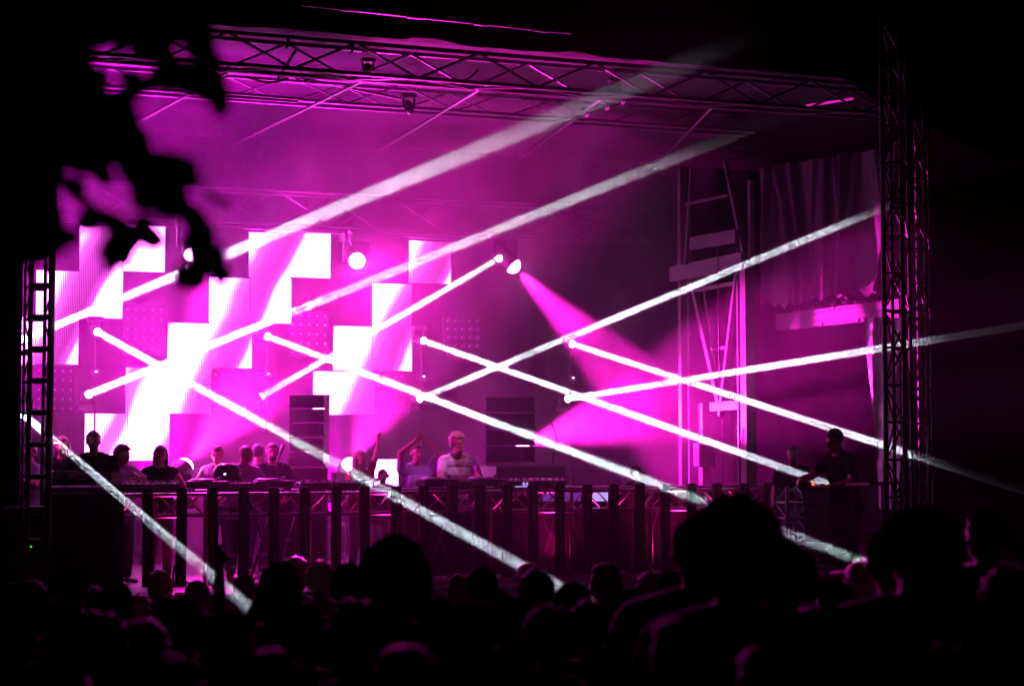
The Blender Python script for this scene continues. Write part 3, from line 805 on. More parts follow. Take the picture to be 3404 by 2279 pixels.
def case(u0, u1, vt, vb, q, dep, label, m=CASE):
    s0, s1 = S_of(u0, q), S_of(u1, q); z1 = Z_of(vt, q, u0); z0 = DECK if vb is None else Z_of(vb, q, u0)
    M = frame_at(W((s0 + s1) / 2, q + dep / 2, (z0 + z1) / 2)); t = empty('flight_case', frame_at(W((s0 + s1) / 2, q + dep / 2, z0)), label, 'flight case')
    w_, h = s1 - s0, z1 - z0
    box(t, 'body', M, (w_, dep, h), m, bev=.01)
    for sg in (-1, 1):
        box(t, 'edge_rail', M, (.02, .02, h - .03), ALU, (sg * (w_ / 2 - .002), -dep / 2, 0))
        box(t, 'edge_rail', M, (w_ - .04, .02, .02), ALU, (0, -dep / 2, sg * (h / 2 - .002)))
        box(t, 'latch', M, (.08, .02, .06), ALU, (sg * w_ * .25, -dep / 2 - .008, h * .12))
    return t
case(872, 1088, 1556, None, 1.8, .6, 'black flight case under the left speaker stack')
case(1650, 1880, 1549, None, 1.9, .7, 'black flight case under the right speaker stack')
case(176, 262, 1566, 1612, .5, .5, 'low black gear case left end of the stage, on the black box')
case(262, 372, 1572, 1612, .55, .5, 'black gear case in front of the tall man in black')
# big black riser at left
s0, s1 = S_of(172, -.15), S_of(388, -.15); zt_ = Z_of(1637, -.15, 280)
t = empty('black_riser', W((s0 + s1) / 2, -.1, DECK), 'large matte black box front left of the battens with a glinting top edge', 'riser')
box(t, 'front_panel', MS, (s1 - s0, .9, zt_ - DECK), BLACKM, ((s0 + s1) / 2, .3, (zt_ + DECK) / 2))
box(t, 'top_rail', MS, (s1 - s0, .03, .018), ALU, ((s0 + s1) / 2, -.166, zt_ - .006))
box(t, 'table_edge', MS, (s1 - s0, .86, .06), CASE, ((s0 + s1) / 2, .34, zt_ + .035))
def turntable(u, q, label):
    s = S_of(u, q); M = frame_at(W(s, q, ZT + .03)); t = empty('turntable', M, label, 'turntable', 'decks and players on the desk')
    box(t, 'plinth', M, (.44, .34, .09), GEAR, (0, 0, .06), bev=.01)
    put('platter', PLAT, None, t, M @ Matrix.Translation((-.04, 0, .115)))
    tube(t, 'tone_arm', W(s + .17, q + .08, ZT + .175), W(s + .08, q - .1, ZT + .165), .006, ALU); tube(t, 'pivot', W(s + .17, q + .08, ZT + .13), W(s + .17, q + .08, ZT + .19), .018, ALU)
    for x in (-.18, .18):
        for y in (-.13, .13): tube(t, 'foot', W(s + x, q + y, ZT + .026), W(s + x, q + y, ZT + .05), .02, BLACK)
PLAT = lathe('platter', [(.02, -.01), (.155, -.01), (.158, .0), (.15, .012), (.01, .014)], GEARL, 28)
turntable(690, .5, 'turntable on the desk left of the bald man'); turntable(905, .45, 'turntable on the desk before the flight case')
turntable(1455, .5, 'turntable under the right hand of the DJ'); turntable(1610, .5, 'turntable on the desk left of the small cups')
def mixer(u, q, w_, label, screen=False):
    s = S_of(u, q); M = frame_at(W(s, q, ZT + .03)); t = empty('mixer', M, label, 'mixer', 'mixers and players on the desk')
    b = box(t, 'body', M, (w_, .34, .08), GEAR, (0, 0, .042), bev=.008)
    for i in range(int(w_ / .06)):
        for j in range(3):
            p = W(s - w_ / 2 + .045 + i * .06, q - .1 + j * .09, ZT + .11)
            tube(t, 'knob', p, p + Vector((0, 0, .03)), .012, GEARL if (i + j) % 3 else GEAR)
    if screen: box(t, 'screen', M, (.07, .006, .035), LEDBL, (0.02, -.176, .045)); box(t, 'button_row', M, (w_ * .5, .006, .012), LEDBL, (0, -.176, .012))
    return t
mixer(540, .5, .36, 'small mixer in front of the long-haired woman'); mixer(825, .45, .5, 'mixer with lit top right of the bald man'); mixer(1060, .45, .5, 'long mixer in front of the left speaker stack')
mixer(1150, .42, .42, 'flat player between the two mixers left of the LED panel'); mixer(1540, .48, .3, 'mixer under the left hand of the DJ'); mixer(1725, .45, .46, 'player with a small violet screen right of the DJ', True); mixer(1820, .45, .36, 'player by the right flight case')
mixer(430, .5, .3, 'small mixer in front of the curly-haired clapper')
for k, (u, h, c) in enumerate(((1650, .14, 'tallest cup on the desk right of the DJ'), (1668, .1, 'middle cup of three on the desk'), (1695, .12, 'cup standing next to the violet screen'), (2703, .07, None))):
    if c is None: continue
    s = S_of(u, .7); t = empty('cup', W(s, .7, ZT + .03), c, 'cup', 'drinking cups on the desk')
    put('body', lathe('body', [(.025, 0), (.034, h), (.030, h), (.022, .01)], SHEET, 12), None, t, Matrix.Translation(W(s, .7, ZT + .03)))
# round monitor in front of the bald man
M = frame_at(W(S_of(757, .75), .75, ZT + .03)); t = empty('monitor_speaker', M, 'rounded black monitor speaker with a tiny lit badge in front of the bald man', 'speaker')
def round_mon():
    bm = bmesh.new(); bmesh.ops.create_uvsphere(bm, u_segments=24, v_segments=14, radius=1)
    for v in bm.verts:
        v.co.x = math.copysign(abs(v.co.x) ** .7, v.co.x) * .165; v.co.z = math.copysign(abs(v.co.z) ** .7, v.co.z) * .15; v.co.y *= .15
    me = bpy.data.meshes.new('shell'); bm.to_mesh(me); bm.free()
    for p in me.polygons: p.use_smooth = True
    put('shell', me, mat('gloss_black', (.012, .012, .015), .18), t, M @ Matrix.Translation((0, 0, .16)))
    box(t, 'badge', M @ Matrix.Translation((-.055, -.142, .18)) @ Matrix.Rotation(-.2, 4, 'Y'), (.03, .006, .02), DISP)
    box(t, 'foot', M, (.2, .2, .03), BLACK, (0, 0, .015))
round_mon()
# microphone stand with cables before the fourth man
t = empty('microphone_stand', W(S_of(925, 1.1), 1.1, DECK), 'microphone on a boom stand by the man left of the speaker stack', 'microphone stand')
tube(t, 'pole', W(S_of(925, 1.1), 1.1, DECK), SP(925, 1540, 1.1), .012, BLACK); tube(t, 'boom', SP(915, 1555, 1.1), SP(938, 1492, 1.05), .01, ALU); tube(t, 'microphone', SP(934, 1500, 1.05), SP(942, 1478, 1.04), .024, GEARL)
for a in range(3): tube(t, 'leg', W(S_of(925, 1.1), 1.1, DECK + .12), W(S_of(925, 1.1) + .25 * math.cos(a * 2.1), 1.1 + .25 * math.sin(a * 2.1), DECK + .01), .01, BLACK)
pts = [SP(940, 1545, 1.15), SP(955, 1525, 1.15), SP(972, 1520, 1.2), SP(980, 1535, 1.2)]
for a, b in zip(pts, pts[1:]): tube(t, 'cable', a, b, .007, ALU, 6)
# cables by the right stack
t = empty('speaker_cable', SP(1845, 1545, 2.4), 'cable curling down the right side of the right speaker stack', 'cable')
pts = [SP(1830, 1395, 2.3), SP(1841, 1425, 2.3), SP(1850, 1450, 2.3), SP(1848, 1470, 2.3), SP(1840, 1490, 2.3), SP(1838, 1545, 2.3)]
for a, b in zip(pts, pts[1:]): tube(t, 'cable', a, b, .011, BLACK, 6)

# right hand amplifier tower, trolley, table, vertical truss
def right_gear():
    d = 19.4
    top, w_, h = P(2735, 1618, d), .34, .21
    t = empty('speaker_tower', Vector((top.x, d, P(2735, 1840, d).z)), 'four-shelf black cabinet tower with bright pink shelf edges, right of the battens', 'cabinet tower')
    for i in range(4):
        z = top.z - h * (i + .5)
        M = Matrix.Translation((top.x + i * .012, d, z)) @ Matrix.Rotation(math.radians(-38), 4, 'Z')
        c = box(t, 'cabinet', M, (w_, .34, h - .03), BLACK, bev=.008)
        box(c, 'shelf_edge', M, (w_ + .02, .36, .022), SHEET, (0, 0, h / 2 - .004)); box(c, 'grille', M, (w_ * .55, .01, h * .6), GRILLE, (.02, -.176, -.01))
        box(c, 'knob', M, (.03, .03, .035), ALU, (.1, -.18, .05))
    M = Matrix.Translation(P(2705, 1868, d)) @ Matrix.Rotation(math.radians(-10), 4, 'Z')
    tr = empty('trolley', M, 'low trolley under the cabinet tower with two pink-lit edges', 'trolley')
    box(tr, 'deck', M, (.42, .35, .03), STEEL); box(tr, 'lower_deck', M, (.36, .35, .025), STEEL, (.06, -.05, -.06))
    for x in (-.17, .17):
        for y in (-.13, .13):
            c = M @ Vector((x, y, -.09)); tube(tr, 'wheel', c - XS * .015, c + XS * .015, .035, BLACK, 12); tube(tr, 'caster', c, c + Vector((0, 0, .07)), .01, ALU)
            tube(tr, 'leg', Vector((c.x, c.y, ground_z(d))), c, .02, STEEL)
    a, b = P(2632, 1875, 19.9), P(2632, 1618, 19.9)
    box_truss('desk_end_truss', a, b, .28, .28, 5, 'upright pink-lit truss block at the right end of the desk', up=YS)
    g = P(2880, 1612, 19.0)
    tb = empty('side_table', Vector((g.x, g.y, ground_z(19))), 'plain side table between the leaning man and the right truss tower', 'table')
    bar(tb, 'table_top', P(2826, 1610, 19.4), P(2936, 1606, 18.9), .4, .035, STEEL)
    for u, dd in ((2932, 18.8), (2932, 19.2), (2830, 19.3), (2830, 19.6)):
        a = P(u, 1612, dd); tube(tb, 'leg', Vector((a.x, a.y, ground_z(dd))), a, .014, STEEL)
    a = P(2703, 1612, d - .1); c = tube(None, 'indicator_lamp', a, a + Vector((0, 0, .035)), .016, LEDR); tag(c, 'tiny red lamp on the corner of the cabinet tower', 'lamp')
    M = frame_at(P(105, 1800, 18.9)); rk = empty('amplifier_rack', M, 'dark equipment rack behind the left tower with red and green indicator lights', 'equipment rack')
    box(rk, 'body', M, (.5, .6, .95), BLACKM, (-.02, .4, -.1), bev=.01)
    for u, v, mm in ((101, 1791, LEDR), (101, 1798, LEDG), (103, 1816, LEDG), (84, 1875, LEDG)):
        c = P(u, v, 18.98); tube(rk, 'indicator', c - YS * .01, c + YS * .01, .009, mm)
    for z in (-.45, -.2, .1, .3): box(rk, 'shelf_lip', M, (.44, .02, .015), ALU, (-.02, .09, z))
    c = P(100, 1835, 19)
right_gear()

# ------------------------------------------------------------------ people
def cap_mesh(bm, a, b, ra, rb, sx=1.):
    """tapered capsule from a to b, flattened sideways by sx (depth)"""
    L = (b - a).length
    segs = 12
    if L < 1e-5: return
    d = (b - a) / L; q = d.to_track_quat('Z', 'Y').to_matrix().to_4x4()
    rings = []
    prof = [(ra * math.cos(t), -ra * math.sin(t)) for t in (1.45, 1.0, .5, 0)] + [(rb * math.cos(t), L + rb * math.sin(t)) for t in (0, .5, 1.0, 1.45)]
    for r, z in prof:
        rings.append([bm.verts.new(Matrix.Translation(a) @ q @ Vector((r * math.cos(2 * PI * i / segs), r * math.sin(2 * PI * i / segs), z))) for i in range(segs)])
    for x, y in zip(rings, rings[1:]):
        for i in range(segs): bm.faces.new((x[i], x[(i + 1) % segs], y[(i + 1) % segs], y[i]))
    bm.faces.new(rings[0][::-1]); bm.faces.new(rings[-1])
def ell(bm, c, r, rot=None, sub=(16, 12)):
    M = Matrix.Translation(c) @ (rot or Matrix.Identity(4)) @ Matrix.Diagonal((*r, 1))
    bmesh.ops.create_uvsphere(bm, u_segments=sub[0], v_segments=sub[1], radius=1, matrix=M)
def remesh(bm, voxel, smooth=2, name='body'):
    me = bpy.data.meshes.new('tmp'); bm.to_mesh(me); bm.free()
    o = bpy.data.objects.new('tmp', me); COL.objects.link(o)
    m = o.modifiers.new('r', 'REMESH'); m.mode = 'VOXEL'; m.voxel_size = voxel
    if smooth: s = o.modifiers.new('s', 'SMOOTH'); s.iterations = smooth; s.factor = .5
    dg = bpy.context.evaluated_depsgraph_get(); ev = o.evaluated_get(dg)
    out = bpy.data.meshes.new_from_object(ev); out.name = name
    bpy.data.objects.remove(o); bpy.data.meshes.remove(me)
    for p in out.polygons: p.use_smooth = True
    return out
def ik(sh, hand, l1, l2, hint):
    d = hand - sh; L = min(d.length, (l1 + l2) * .995); d = d.normalized()
    hand = sh + d * L
    a = (l1 * l1 - l2 * l2 + L * L) / (2 * L); h = math.sqrt(max(0, l1 * l1 - a * a))
    p = hint - d * hint.dot(d)
    p = p.normalized() if p.length > 1e-4 else Vector((0, 1, 0))
    return sh + d * a + p * h, hand
def hand(bm, wrist, d, palm_n, s, pose):
    """palm with five fingers; d = direction of the fingers, palm_n = palm normal"""
    side = d.cross(palm_n).normalized()
    pe = wrist + d * .085 * s
    for k in range(4):
        o_ = side * (k - 1.5) * .019 * s
        cap_mesh(bm, wrist + o_ * .55 + d * .01 * s, pe + o_, .013 * s, .012 * s)
        ln = (.066, .076, .072, .056)[k] * s
        curl = {'open': .12, 'relaxed': .6, 'fist': 1.6}[pose]
        fan = side * (k - 1.5) * (.12 if pose == 'open' else .03)
        p = pe + o_; dd = (d + fan).normalized(); ang = 0
        for f_, r in ((.45, .0098), (.32, .009), (.23, .0082)):
            ang += curl * (.6 if f_ == .45 else .55)
            nd = (dd * math.cos(ang) + palm_n * math.sin(ang)).normalized()
            q = p + nd * ln * f_
            cap_mesh(bm, p, q, r * s, r * .93 * s); p = q
    th = wrist + d * .03 * s - side * .025 * s
    t1 = th + (d * .6 - side * .75 + palm_n * .25).normalized() * .038 * s
    cap_mesh(bm, th, t1, .014 * s, .012 * s); cap_mesh(bm, t1, t1 + (d * .9 - side * .3 + palm_n * .2).normalized() * .032 * s, .012 * s, .010 * s)
def person(label, feet, facing, H=1.75, hands=None, lean=0., headrot=(0, 0), hair='short', hairm=None, skin=None, shirt=None, sleeve=True, pants=None, voxel=.013, group=None, vneck=False, build=1., poses=('relaxed', 'relaxed'), proto=False, cat='person', side_lean=0., beard=False, cap=False):
    """hands: [(x,y,z) or None]*2 in body space (x right of body as seen from the front = viewer's left is -x; front is -y)"""
    s = H / 1.75; skin = skin or SKIN; shirt = shirt or CLB; pants = pants or DENIM; hairm = hairm or HAIRD
    V = lambda x, y, z: Vector((x * s, y * s, z * s))
    LM = Matrix.Translation(V(0, 0, .95)) @ Matrix.Rotation(side_lean, 4, 'Y') @ Matrix.Rotation(lean, 4, 'X') @ Matrix.Translation(V(0, 0, -.95))
    U = lambda x, y, z: (LM @ V(x, y, z))
    bo = build
    def torso(bm, g=0.):
        cap_mesh(bm, U(-.06, 0, .95), U(.06, 0, .95), (.125 * bo + g) * s, (.125 * bo + g) * s)
        cap_mesh(bm, U(-.05, 0, 1.08), U(.05, 0, 1.08), (.118 * bo + g) * s, (.118 * bo + g) * s)
        cap_mesh(bm, U(-.075, .005, 1.25), U(.075, .005, 1.25), (.122 * bo + g) * s, (.122 * bo + g) * s)
        cap_mesh(bm, U(-.11, .01, 1.37), U(.11, .01, 1.37), (.092 * bo + g) * s, (.092 * bo + g) * s)
        for sg in (-1, 1): cap_mesh(bm, U(sg * .04, .015, 1.46), U(sg * .175, .01, 1.415), (.055 + g) * s, (.06 + g) * s)
    arms = []
    for k, sg in enumerate((-1, 1)):
        sh = U(sg * .19 * bo, .01, 1.41)
        tgt = hands[k] if hands and hands[k] is not None else (sg * .27, -.06, .86)
        tg = V(*tgt)
        hint = Vector((sg * 1.0, .35, -.55)) if tgt[2] < 1.5 else Vector((sg * 1.0, -.15, -.3))
        el, wr = ik(sh, tg, .285 * s, .255 * s, hint)
        arms.append((sg, sh, el, wr, tgt))
    bm = bmesh.new()
    torso(bm)
    for sg in (-1, 1):
        hp, kn, an = V(sg * .085, 0, .92), V(sg * .10, -.02, .50), V(sg * .115, .02, .09)
        cap_mesh(bm, hp, kn, .088 * s, .058 * s); cap_mesh(bm, kn, an, .056 * s, .037 * s)
        cap_mesh(bm, an + V(0, .02, -.05), an + V(sg * .02, -.16, -.055), .035 * s, .03 * s)
    for k, (sg, sh, el, wr, tgt) in enumerate(arms):
        cap_mesh(bm, sh, el, .058 * s * bo, .044 * s); cap_mesh(bm, el, wr, .044 * s, .030 * s)
        d = (wr - el).normalized()
        if tgt[2] > 1.5: pn = Vector((0, -1, 0)); pn = (pn - d * pn.dot(d)).normalized()
        else: pn = Vector((-sg * .8, .2, -.5)); pn = (pn - d * pn.dot(d)).normalized()
        if poses[k] != 'none': hand(bm, wr, d, pn, s, poses[k])
    # neck and head with face
    nb = U(0, .02, 1.44); hc = U(0, -.012, 1.635)
    cap_mesh(bm, nb, nb.lerp(hc, .55), .058 * s, .052 * s)
    HR = LM.to_3x3().to_4x4() @ Matrix.Rotation(headrot[0], 4, 'Z') @ Matrix.Rotation(headrot[1], 4, 'X')
    def Hh(x, y, z): return hc + (HR @ Vector((x * s, y * s, z * s)))
    ell(bm, Hh(0, .012, .022), (.076 * s, .094 * s, .092 * s), HR)
    ell(bm, Hh(0, -.02, -.035), (.060 * s, .070 * s, .078 * s), HR)
    ell(bm, Hh(0, -.045, -.085), (.032 * s, .034 * s, .026 * s), HR)           # chin
    cap_mesh(bm, Hh(0, -.083, .012), Hh(0, -.104, -.028), .009 * s, .014 * s)    # nose
    cap_mesh(bm, Hh(-.016, -.088, -.055), Hh(.016, -.088, -.055), .010 * s, .010 * s)   # mouth
    cap_mesh(bm, Hh(-.04, -.072, .026), Hh(.04, -.072, .026), .014 * s, .014 * s)       # brow
    for sg in (-1, 1):
        ell(bm, Hh(sg * .078, .008, -.008), (.010 * s, .020 * s, .032 * s), HR, (8, 8))  # ear
        ell(bm, Hh(sg * .036, -.066, -.022), (.02 * s, .018 * s, .016 * s), HR, (8, 8))  # cheek
    body = remesh(bm, voxel, 1)
    root = empty('person', Matrix.Translation(feet) @ Matrix.Rotation(facing, 4, 'Z'), label, cat, group)
    RM = Matrix.Translation(feet) @ Matrix.Rotation(facing, 4, 'Z')
    put('body', body, skin, root, RM)
    if voxel < .012:
        bme = bmesh.new()
        for sg in (-1, 1): ell(bme, Hh(sg * .031, -.079, .004), (.011 * s, .008 * s, .008 * s), HR, (10, 8))
        me = bpy.data.meshes.new('eyes'); bme.to_mesh(me); bme.free(); put('eyes', me, mat('eye', (.3, .25, .22), .1), root, RM)
    # shirt
    bm = bmesh.new(); torso(bm, .012)
    cap_mesh(bm, U(-.06, 0, .90), U(.06, 0, .90), .135 * bo * s, .135 * bo * s)
    for (sg, sh, el, wr, tgt) in arms:
        end = sh.lerp(el, .62) if sleeve == 'short' or sleeve is True else sh.lerp(el, .1)
        cap_mesh(bm, sh, end, (.062 * bo) * s, .058 * s)
        if sleeve == 'long': cap_mesh(bm, end, el, .055 * s, .05 * s); cap_mesh(bm, el, el.lerp(wr, .9), .049 * s, .037 * s)
    sm = remesh(bm, max(voxel, .011), 2, 'shirt')
    bm = bmesh.new(); bm.from_mesh(sm)
    # wrinkles
    LMi = LM.inverted()
    for v in bm.verts:
        c = v.co
        v.co += v.normal * .005 * noise.noise(Vector((c.x * 16 + c.z * 5, c.y * 12, c.z * 8 - c.x * 6)))
    dele = []
    for f in bm.faces:
        c = LMi @ f.calc_center_median(); c = c / s
        if c.z > 1.47 and abs(c.x) < .065: dele.append(f)
        elif vneck and c.y < -.02 and c.z > 1.27 and abs(c.x) < .01 + (c.z - 1.27) * .42: dele.append(f)
    bmesh.ops.delete(bm, geom=dele, context='FACES')
    bm.to_mesh(sm); bm.free()
    put('shirt', sm, shirt, root, RM)
    bm = bmesh.new()
    for sg in (-1, 1):
        hp, kn, an = V(sg * .085, 0, .92), V(sg * .10, -.02, .50), V(sg * .115, .02, .12)
        cap_mesh(bm, hp, kn, .10 * s, .073 * s); cap_mesh(bm, kn, an, .073 * s, .06 * s)
    cap_mesh(bm, V(-.06, 0, .93), V(.06, 0, .93), .137 * s * bo, .137 * s * bo)
    put('trousers', remesh(bm, max(voxel, .016), 2, 'trousers'), pants, root, RM)
    # hair
    if hair != 'bald' or cap:
        rr = random.Random(len(bpy.data.meshes)); seed = Vector((rr.random() * 50, 0, 0))
        bm = bmesh.new(); bmesh.ops.create_icosphere(bm, subdivisions=4, radius=1)
        k = {'short': (1.07, .05), 'messy': (1.24, .22), 'curly': (1.22, .16), 'long': (1.13, .08), 'afro': (1.75, .10), 'bald': (1.03, .0)}[hair]
        for v in bm.verts:
            n_ = v.co.copy(); face = (n_.y < -.15 and n_.z < .42) or n_.z < -.62
            nn = noise.noise(n_ * (3 if hair != 'curly' else 5) + seed) + .5 * noise.noise(n_ * 9 + seed)
            r = k[0] + k[1] * nn
            if face: r = .86
            if not face and n_.z < 0 and hair in ('short',): r = min(r, 1.02 if n_.y > 0 else .9)
            p = Vector((n_.x * .080 * r, n_.y * .100 * r + .014, n_.z * .100 * r + .02))
            v.co = p
        bmesh.ops.recalc_face_normals(bm, faces=bm.faces)
        if hair == 'long':
            for i in range(9):
                a = math.radians(-10 + i * 25); x = .07 * math.cos(a); y = .03 + .07 * math.sin(a)
                cap_mesh(bm, Vector((x, y, .02)), Vector((x * 1.25, y + .02, -.22 - .04 * math.sin(i * 2.3))), .030, .014)
        # loose strands
        bm.verts.ensure_lookup_table(); base = [v for v in bm.verts]
        nst = {'short': 120, 'messy': 260, 'curly': 320, 'long': 160, 'afro': 500, 'bald': 0}[hair]
        for _ in range(nst):
            v = rr.choice(base)
            if v.co.y < -.05 and v.co.z < .06: continue
            p = v.co.copy(); d = (p - Vector((0, .014, .0))).normalized()
            d = (d + Vector((rr.uniform(-.6, .6), rr.uniform(-.6, .6), rr.uniform(-.6, .4)))).normalized()
            L = rr.uniform(.008, .028) * (1.6 if hair in ('messy', 'afro') else 1); sd = d.orthogonal().normalized() * .0016
            q = p + d * L + Vector((0, 0, -.004))
            a_, b_, c_ = bm.verts.new(p - sd), bm.verts.new(p + sd), bm.verts.new(q); bm.faces.new((a_, b_, c_))
        HM = Matrix.Translation(hc) @ HR @ Matrix.Scale(s, 4)
        bmesh.ops.transform(bm, matrix=HM, verts=bm.verts)
        me = bpy.data.meshes.new('hair'); bm.to_mesh(me); bm.free()
        for p in me.polygons: p.use_smooth = True
        put('cap' if cap else 'hair', me, hairm, root, RM)
        if cap:
            bm = bmesh.new(); ell(bm, Vector((0, -.12, .06)), (.07, .075, .01)); bmesh.ops.transform(bm, matrix=HM, verts=bm.verts)
            me = bpy.data.meshes.new('cap_brim'); bm.to_mesh(me); bm.free(); put('cap_brim', me, hairm, root, RM)
    if beard:
        bm = bmesh.new(); ell(bm, Vector((0, -.052, -.075)), (.05, .052, .045)); HM = Matrix.Translation(hc) @ HR @ Matrix.Scale(s, 4)
        bmesh.ops.transform(bm, matrix=HM, verts=bm.verts); me = bpy.data.meshes.new('beard'); bm.to_mesh(me); bm.free()
        for p in me.polygons: p.use_smooth = True
        put('beard', me, hairm, root, RM)
    return root
SG = 'people standing on the stage behind the desk'
def onstage(u, vtop, q, label, face=0., **k):
    """stand someone on the deck so that the top of the head reaches vtop; face 0 = towards the audience"""
    p = SP(u, vtop, q); H = k.pop('H', None) or (p.z - DECK)
    return person(label, Vector((p.x, p.y, DECK)), YAW + face, H=H, group=SG, **k)
onstage(1518, 1441, 1.05, 'DJ with tousled blond hair and beard in a white V-neck shirt at the desk', .0, hands=[(-.20, -.42, 1.10), (.16, -.44, 1.10)], hair='messy', hairm=HAIRB, shirt=CLW, vneck=True, headrot=(.3, .12), lean=.06, voxel=.0095, beard=True)
onstage(1385, 1478, 1.5, 'person in a lilac shirt clapping with both hands above the head', .1, hands=[(-.08, -.15, 1.80), (.09, -.15, 1.83)], hair='short', hairm=HAIRN, shirt=CLP, headrot=(0, -.1), voxel=.0095, poses=('relaxed', 'open'), build=1.12)
onstage(1196, 1500, 1.6, 'person raising one bent arm high beside the left speaker stack', .5, hands=[(-.1, -.3, 1.2), (.26, -.16, 2.02)], hair='long', hairm=HAIRB, shirt=CLR, voxel=.0095, poses=('relaxed', 'fist'))
onstage(1272, 1560, 1.7, 'short person with a raised fist before the small LED panel', .0, hands=[(-.05, -.2, 1.62), (.2, -.3, 1.0)], hair='short', shirt=CLB, poses=('fist', 'relaxed'))
onstage(312, 1433, 1.2, 'tall man in a dark shirt standing black against the white LED panel', -.5, hands=[(-.22, -.35, 1.1), (.2, -.35, 1.1)], hair='short', shirt=CLB, skin=SKIN2, headrot=(.5, .05), voxel=.011, build=1.25)
onstage(407, 1482, 1.3, 'curly-haired person clapping at chest height beside the tall man', .5, hands=[(-.05, -.33, 1.33), (.04, -.33, 1.35)], hair='curly', hairm=HAIRN, shirt=CLG, headrot=(.35, .1), voxel=.011, poses=('open', 'open'))
onstage(533, 1483, 1.4, 'woman with long hair and bare shoulders left of the low spotlight', .1, hands=[(-.2, -.25, 1.05), (.2, -.25, 1.05)], hair='long', hairm=HAIRN, shirt=CLB, sleeve='none', voxel=.011, headrot=(-.25, .1))
onstage(735, 1476, 1.9, 'man in a light shirt bending beside the low spotlight, edge-lit from the left', -.45, hands=[(-.22, -.38, 1.0), (.15, -.38, 1.05)], hair='short', hairm=HAIRN, shirt=CLG, lean=.25, voxel=.011)
onstage(797, 1478, 1.15, 'bald man in a dark shirt looking down behind the round monitor', .55, hands=[(-.15, -.4, 1.1), (.2, -.38, 1.1)], hair='bald', shirt=CLG, lean=.15, voxel=.011, headrot=(.3, .35), build=1.2)
onstage(857, 1477, 2.1, 'man with cropped hair seen from behind the bald man', 2.6, hair='short', shirt=CLB, voxel=.011)
onstage(905, 1474, 1.7, 'man with moustache by the microphone stand, facing the audience', -.1, hands=[(-.15, -.35, 1.15), (.2, -.2, 1.05)], hair='short', shirt=CLB, voxel=.011, beard=True)
onstage(208, 1452, 2.7, 'person with shoulder-length hair faint in the smoke by the ladder tower', -.3, hands=[(-.1, -.3, 1.2), (.1, -.3, 1.15)], hair='long', hairm=HAIRN, shirt=CLB)
onstage(100, 1478, 2.7, 'person seen through the ladder tower, outlined in pink', -.9, hands=[(-.1, -.33, 1.3), (.1, -.33, 1.3)], hair='short', shirt=CLG)
person('man in profile leaning over the cabinet tower on the right', Vector((P(2815, 1443, 19.6).x, 19.6, DECK - .02)), -1.15, H=1.86, hands=[(-.1, -.52, 1.2), (.2, -.38, 1.12)], lean=.22, hair='short', skin=SKIN, shirt=CLB, group=SG, voxel=.011, headrot=(0, .15), hairm=HAIRD)
person('dim bearded person standing under the fading white beam on the right', Vector((P(2635, 1482, 21.4).x, 21.4, DECK)), -.2, H=P(2635, 1482, 21.4).z - DECK, hands=[None, None], hair='short', skin=SKIN2, shirt=CLB, group=SG, beard=True)
onstage(2112, 1550, 1.1, 'stage hand in a black cap bending at the back of the desk', .6, hair='short', hairm=CLB, shirt=CLB, skin=SKIN2, cap=True, headrot=(0, .35), build=1.2)

# riser for the leaning man and cabinet tower
M = frame_at(P(2790, 1700, 19.7)); M.translation.z = 0
t = empty('side_platform', M, 'dark side platform at the right end of the stage', 'platform'); box(t, 'deck', M, (1.6, 1.3, .08), DECKM, (.15, .3, DECK - .06)); 
for x in (-.6, .9):
    for y in (-.3, .85): box(t, 'leg', M, (.07, .07, DECK - .1 + 1.), STEEL, (x, y, (DECK - .1 - 1) / 2))
M = frame_at(P(2735, 1842, 19.4)); zc = M.translation.z
t = empty('speaker_plinth', M, 'black plinth under the cabinet tower', 'plinth'); box(t, 'body', M, (.42, .42, .1), BLACKM, (0.02, 0, -.03)); 
for x in (-.17, .17): box(t, 'leg', M, (.06, .3, zc + .98), BLACKM, (x, .05, -(zc + .98) / 2 - .07))

# ---------------- crowd
CG = 'crowd in front of the stage'
protos = []
CHD = mat('hair_black_matte_shaded', (.005, .004, .004), .95, 0, .4, 60, .4, spec=.0)  # crowd hair copies, colour darkened to keep the heads in shade
CHN = mat('hair_brown_matte_shaded', (.02, .011, .008), .85, 0, .4, 60, .4, spec=.12)
CSKIN = mat('skin_shaded', (.11, .06, .04), .7, 0, .12, 20, spec=.2)  # skin copy with the crowd's shade put into its colour
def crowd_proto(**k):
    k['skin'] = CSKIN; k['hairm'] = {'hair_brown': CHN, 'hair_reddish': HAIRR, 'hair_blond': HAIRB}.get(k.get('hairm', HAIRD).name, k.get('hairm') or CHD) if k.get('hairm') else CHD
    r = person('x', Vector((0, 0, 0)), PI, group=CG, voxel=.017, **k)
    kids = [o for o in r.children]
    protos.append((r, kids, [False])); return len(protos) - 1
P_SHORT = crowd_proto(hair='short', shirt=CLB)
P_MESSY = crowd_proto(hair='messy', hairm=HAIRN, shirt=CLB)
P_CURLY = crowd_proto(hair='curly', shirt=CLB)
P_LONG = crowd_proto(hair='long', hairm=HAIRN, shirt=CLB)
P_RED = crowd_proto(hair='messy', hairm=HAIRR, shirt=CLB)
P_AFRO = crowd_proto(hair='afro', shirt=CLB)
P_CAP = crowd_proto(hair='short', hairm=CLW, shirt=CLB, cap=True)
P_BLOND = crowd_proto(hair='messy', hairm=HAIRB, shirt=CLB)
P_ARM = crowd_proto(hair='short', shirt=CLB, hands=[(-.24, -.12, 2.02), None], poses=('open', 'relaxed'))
P_UP = crowd_proto(hair='short', shirt=CLB, hands=[(-.22, -.25, 1.62), (.2, -.25, 1.66)], poses=('open', 'fist'))
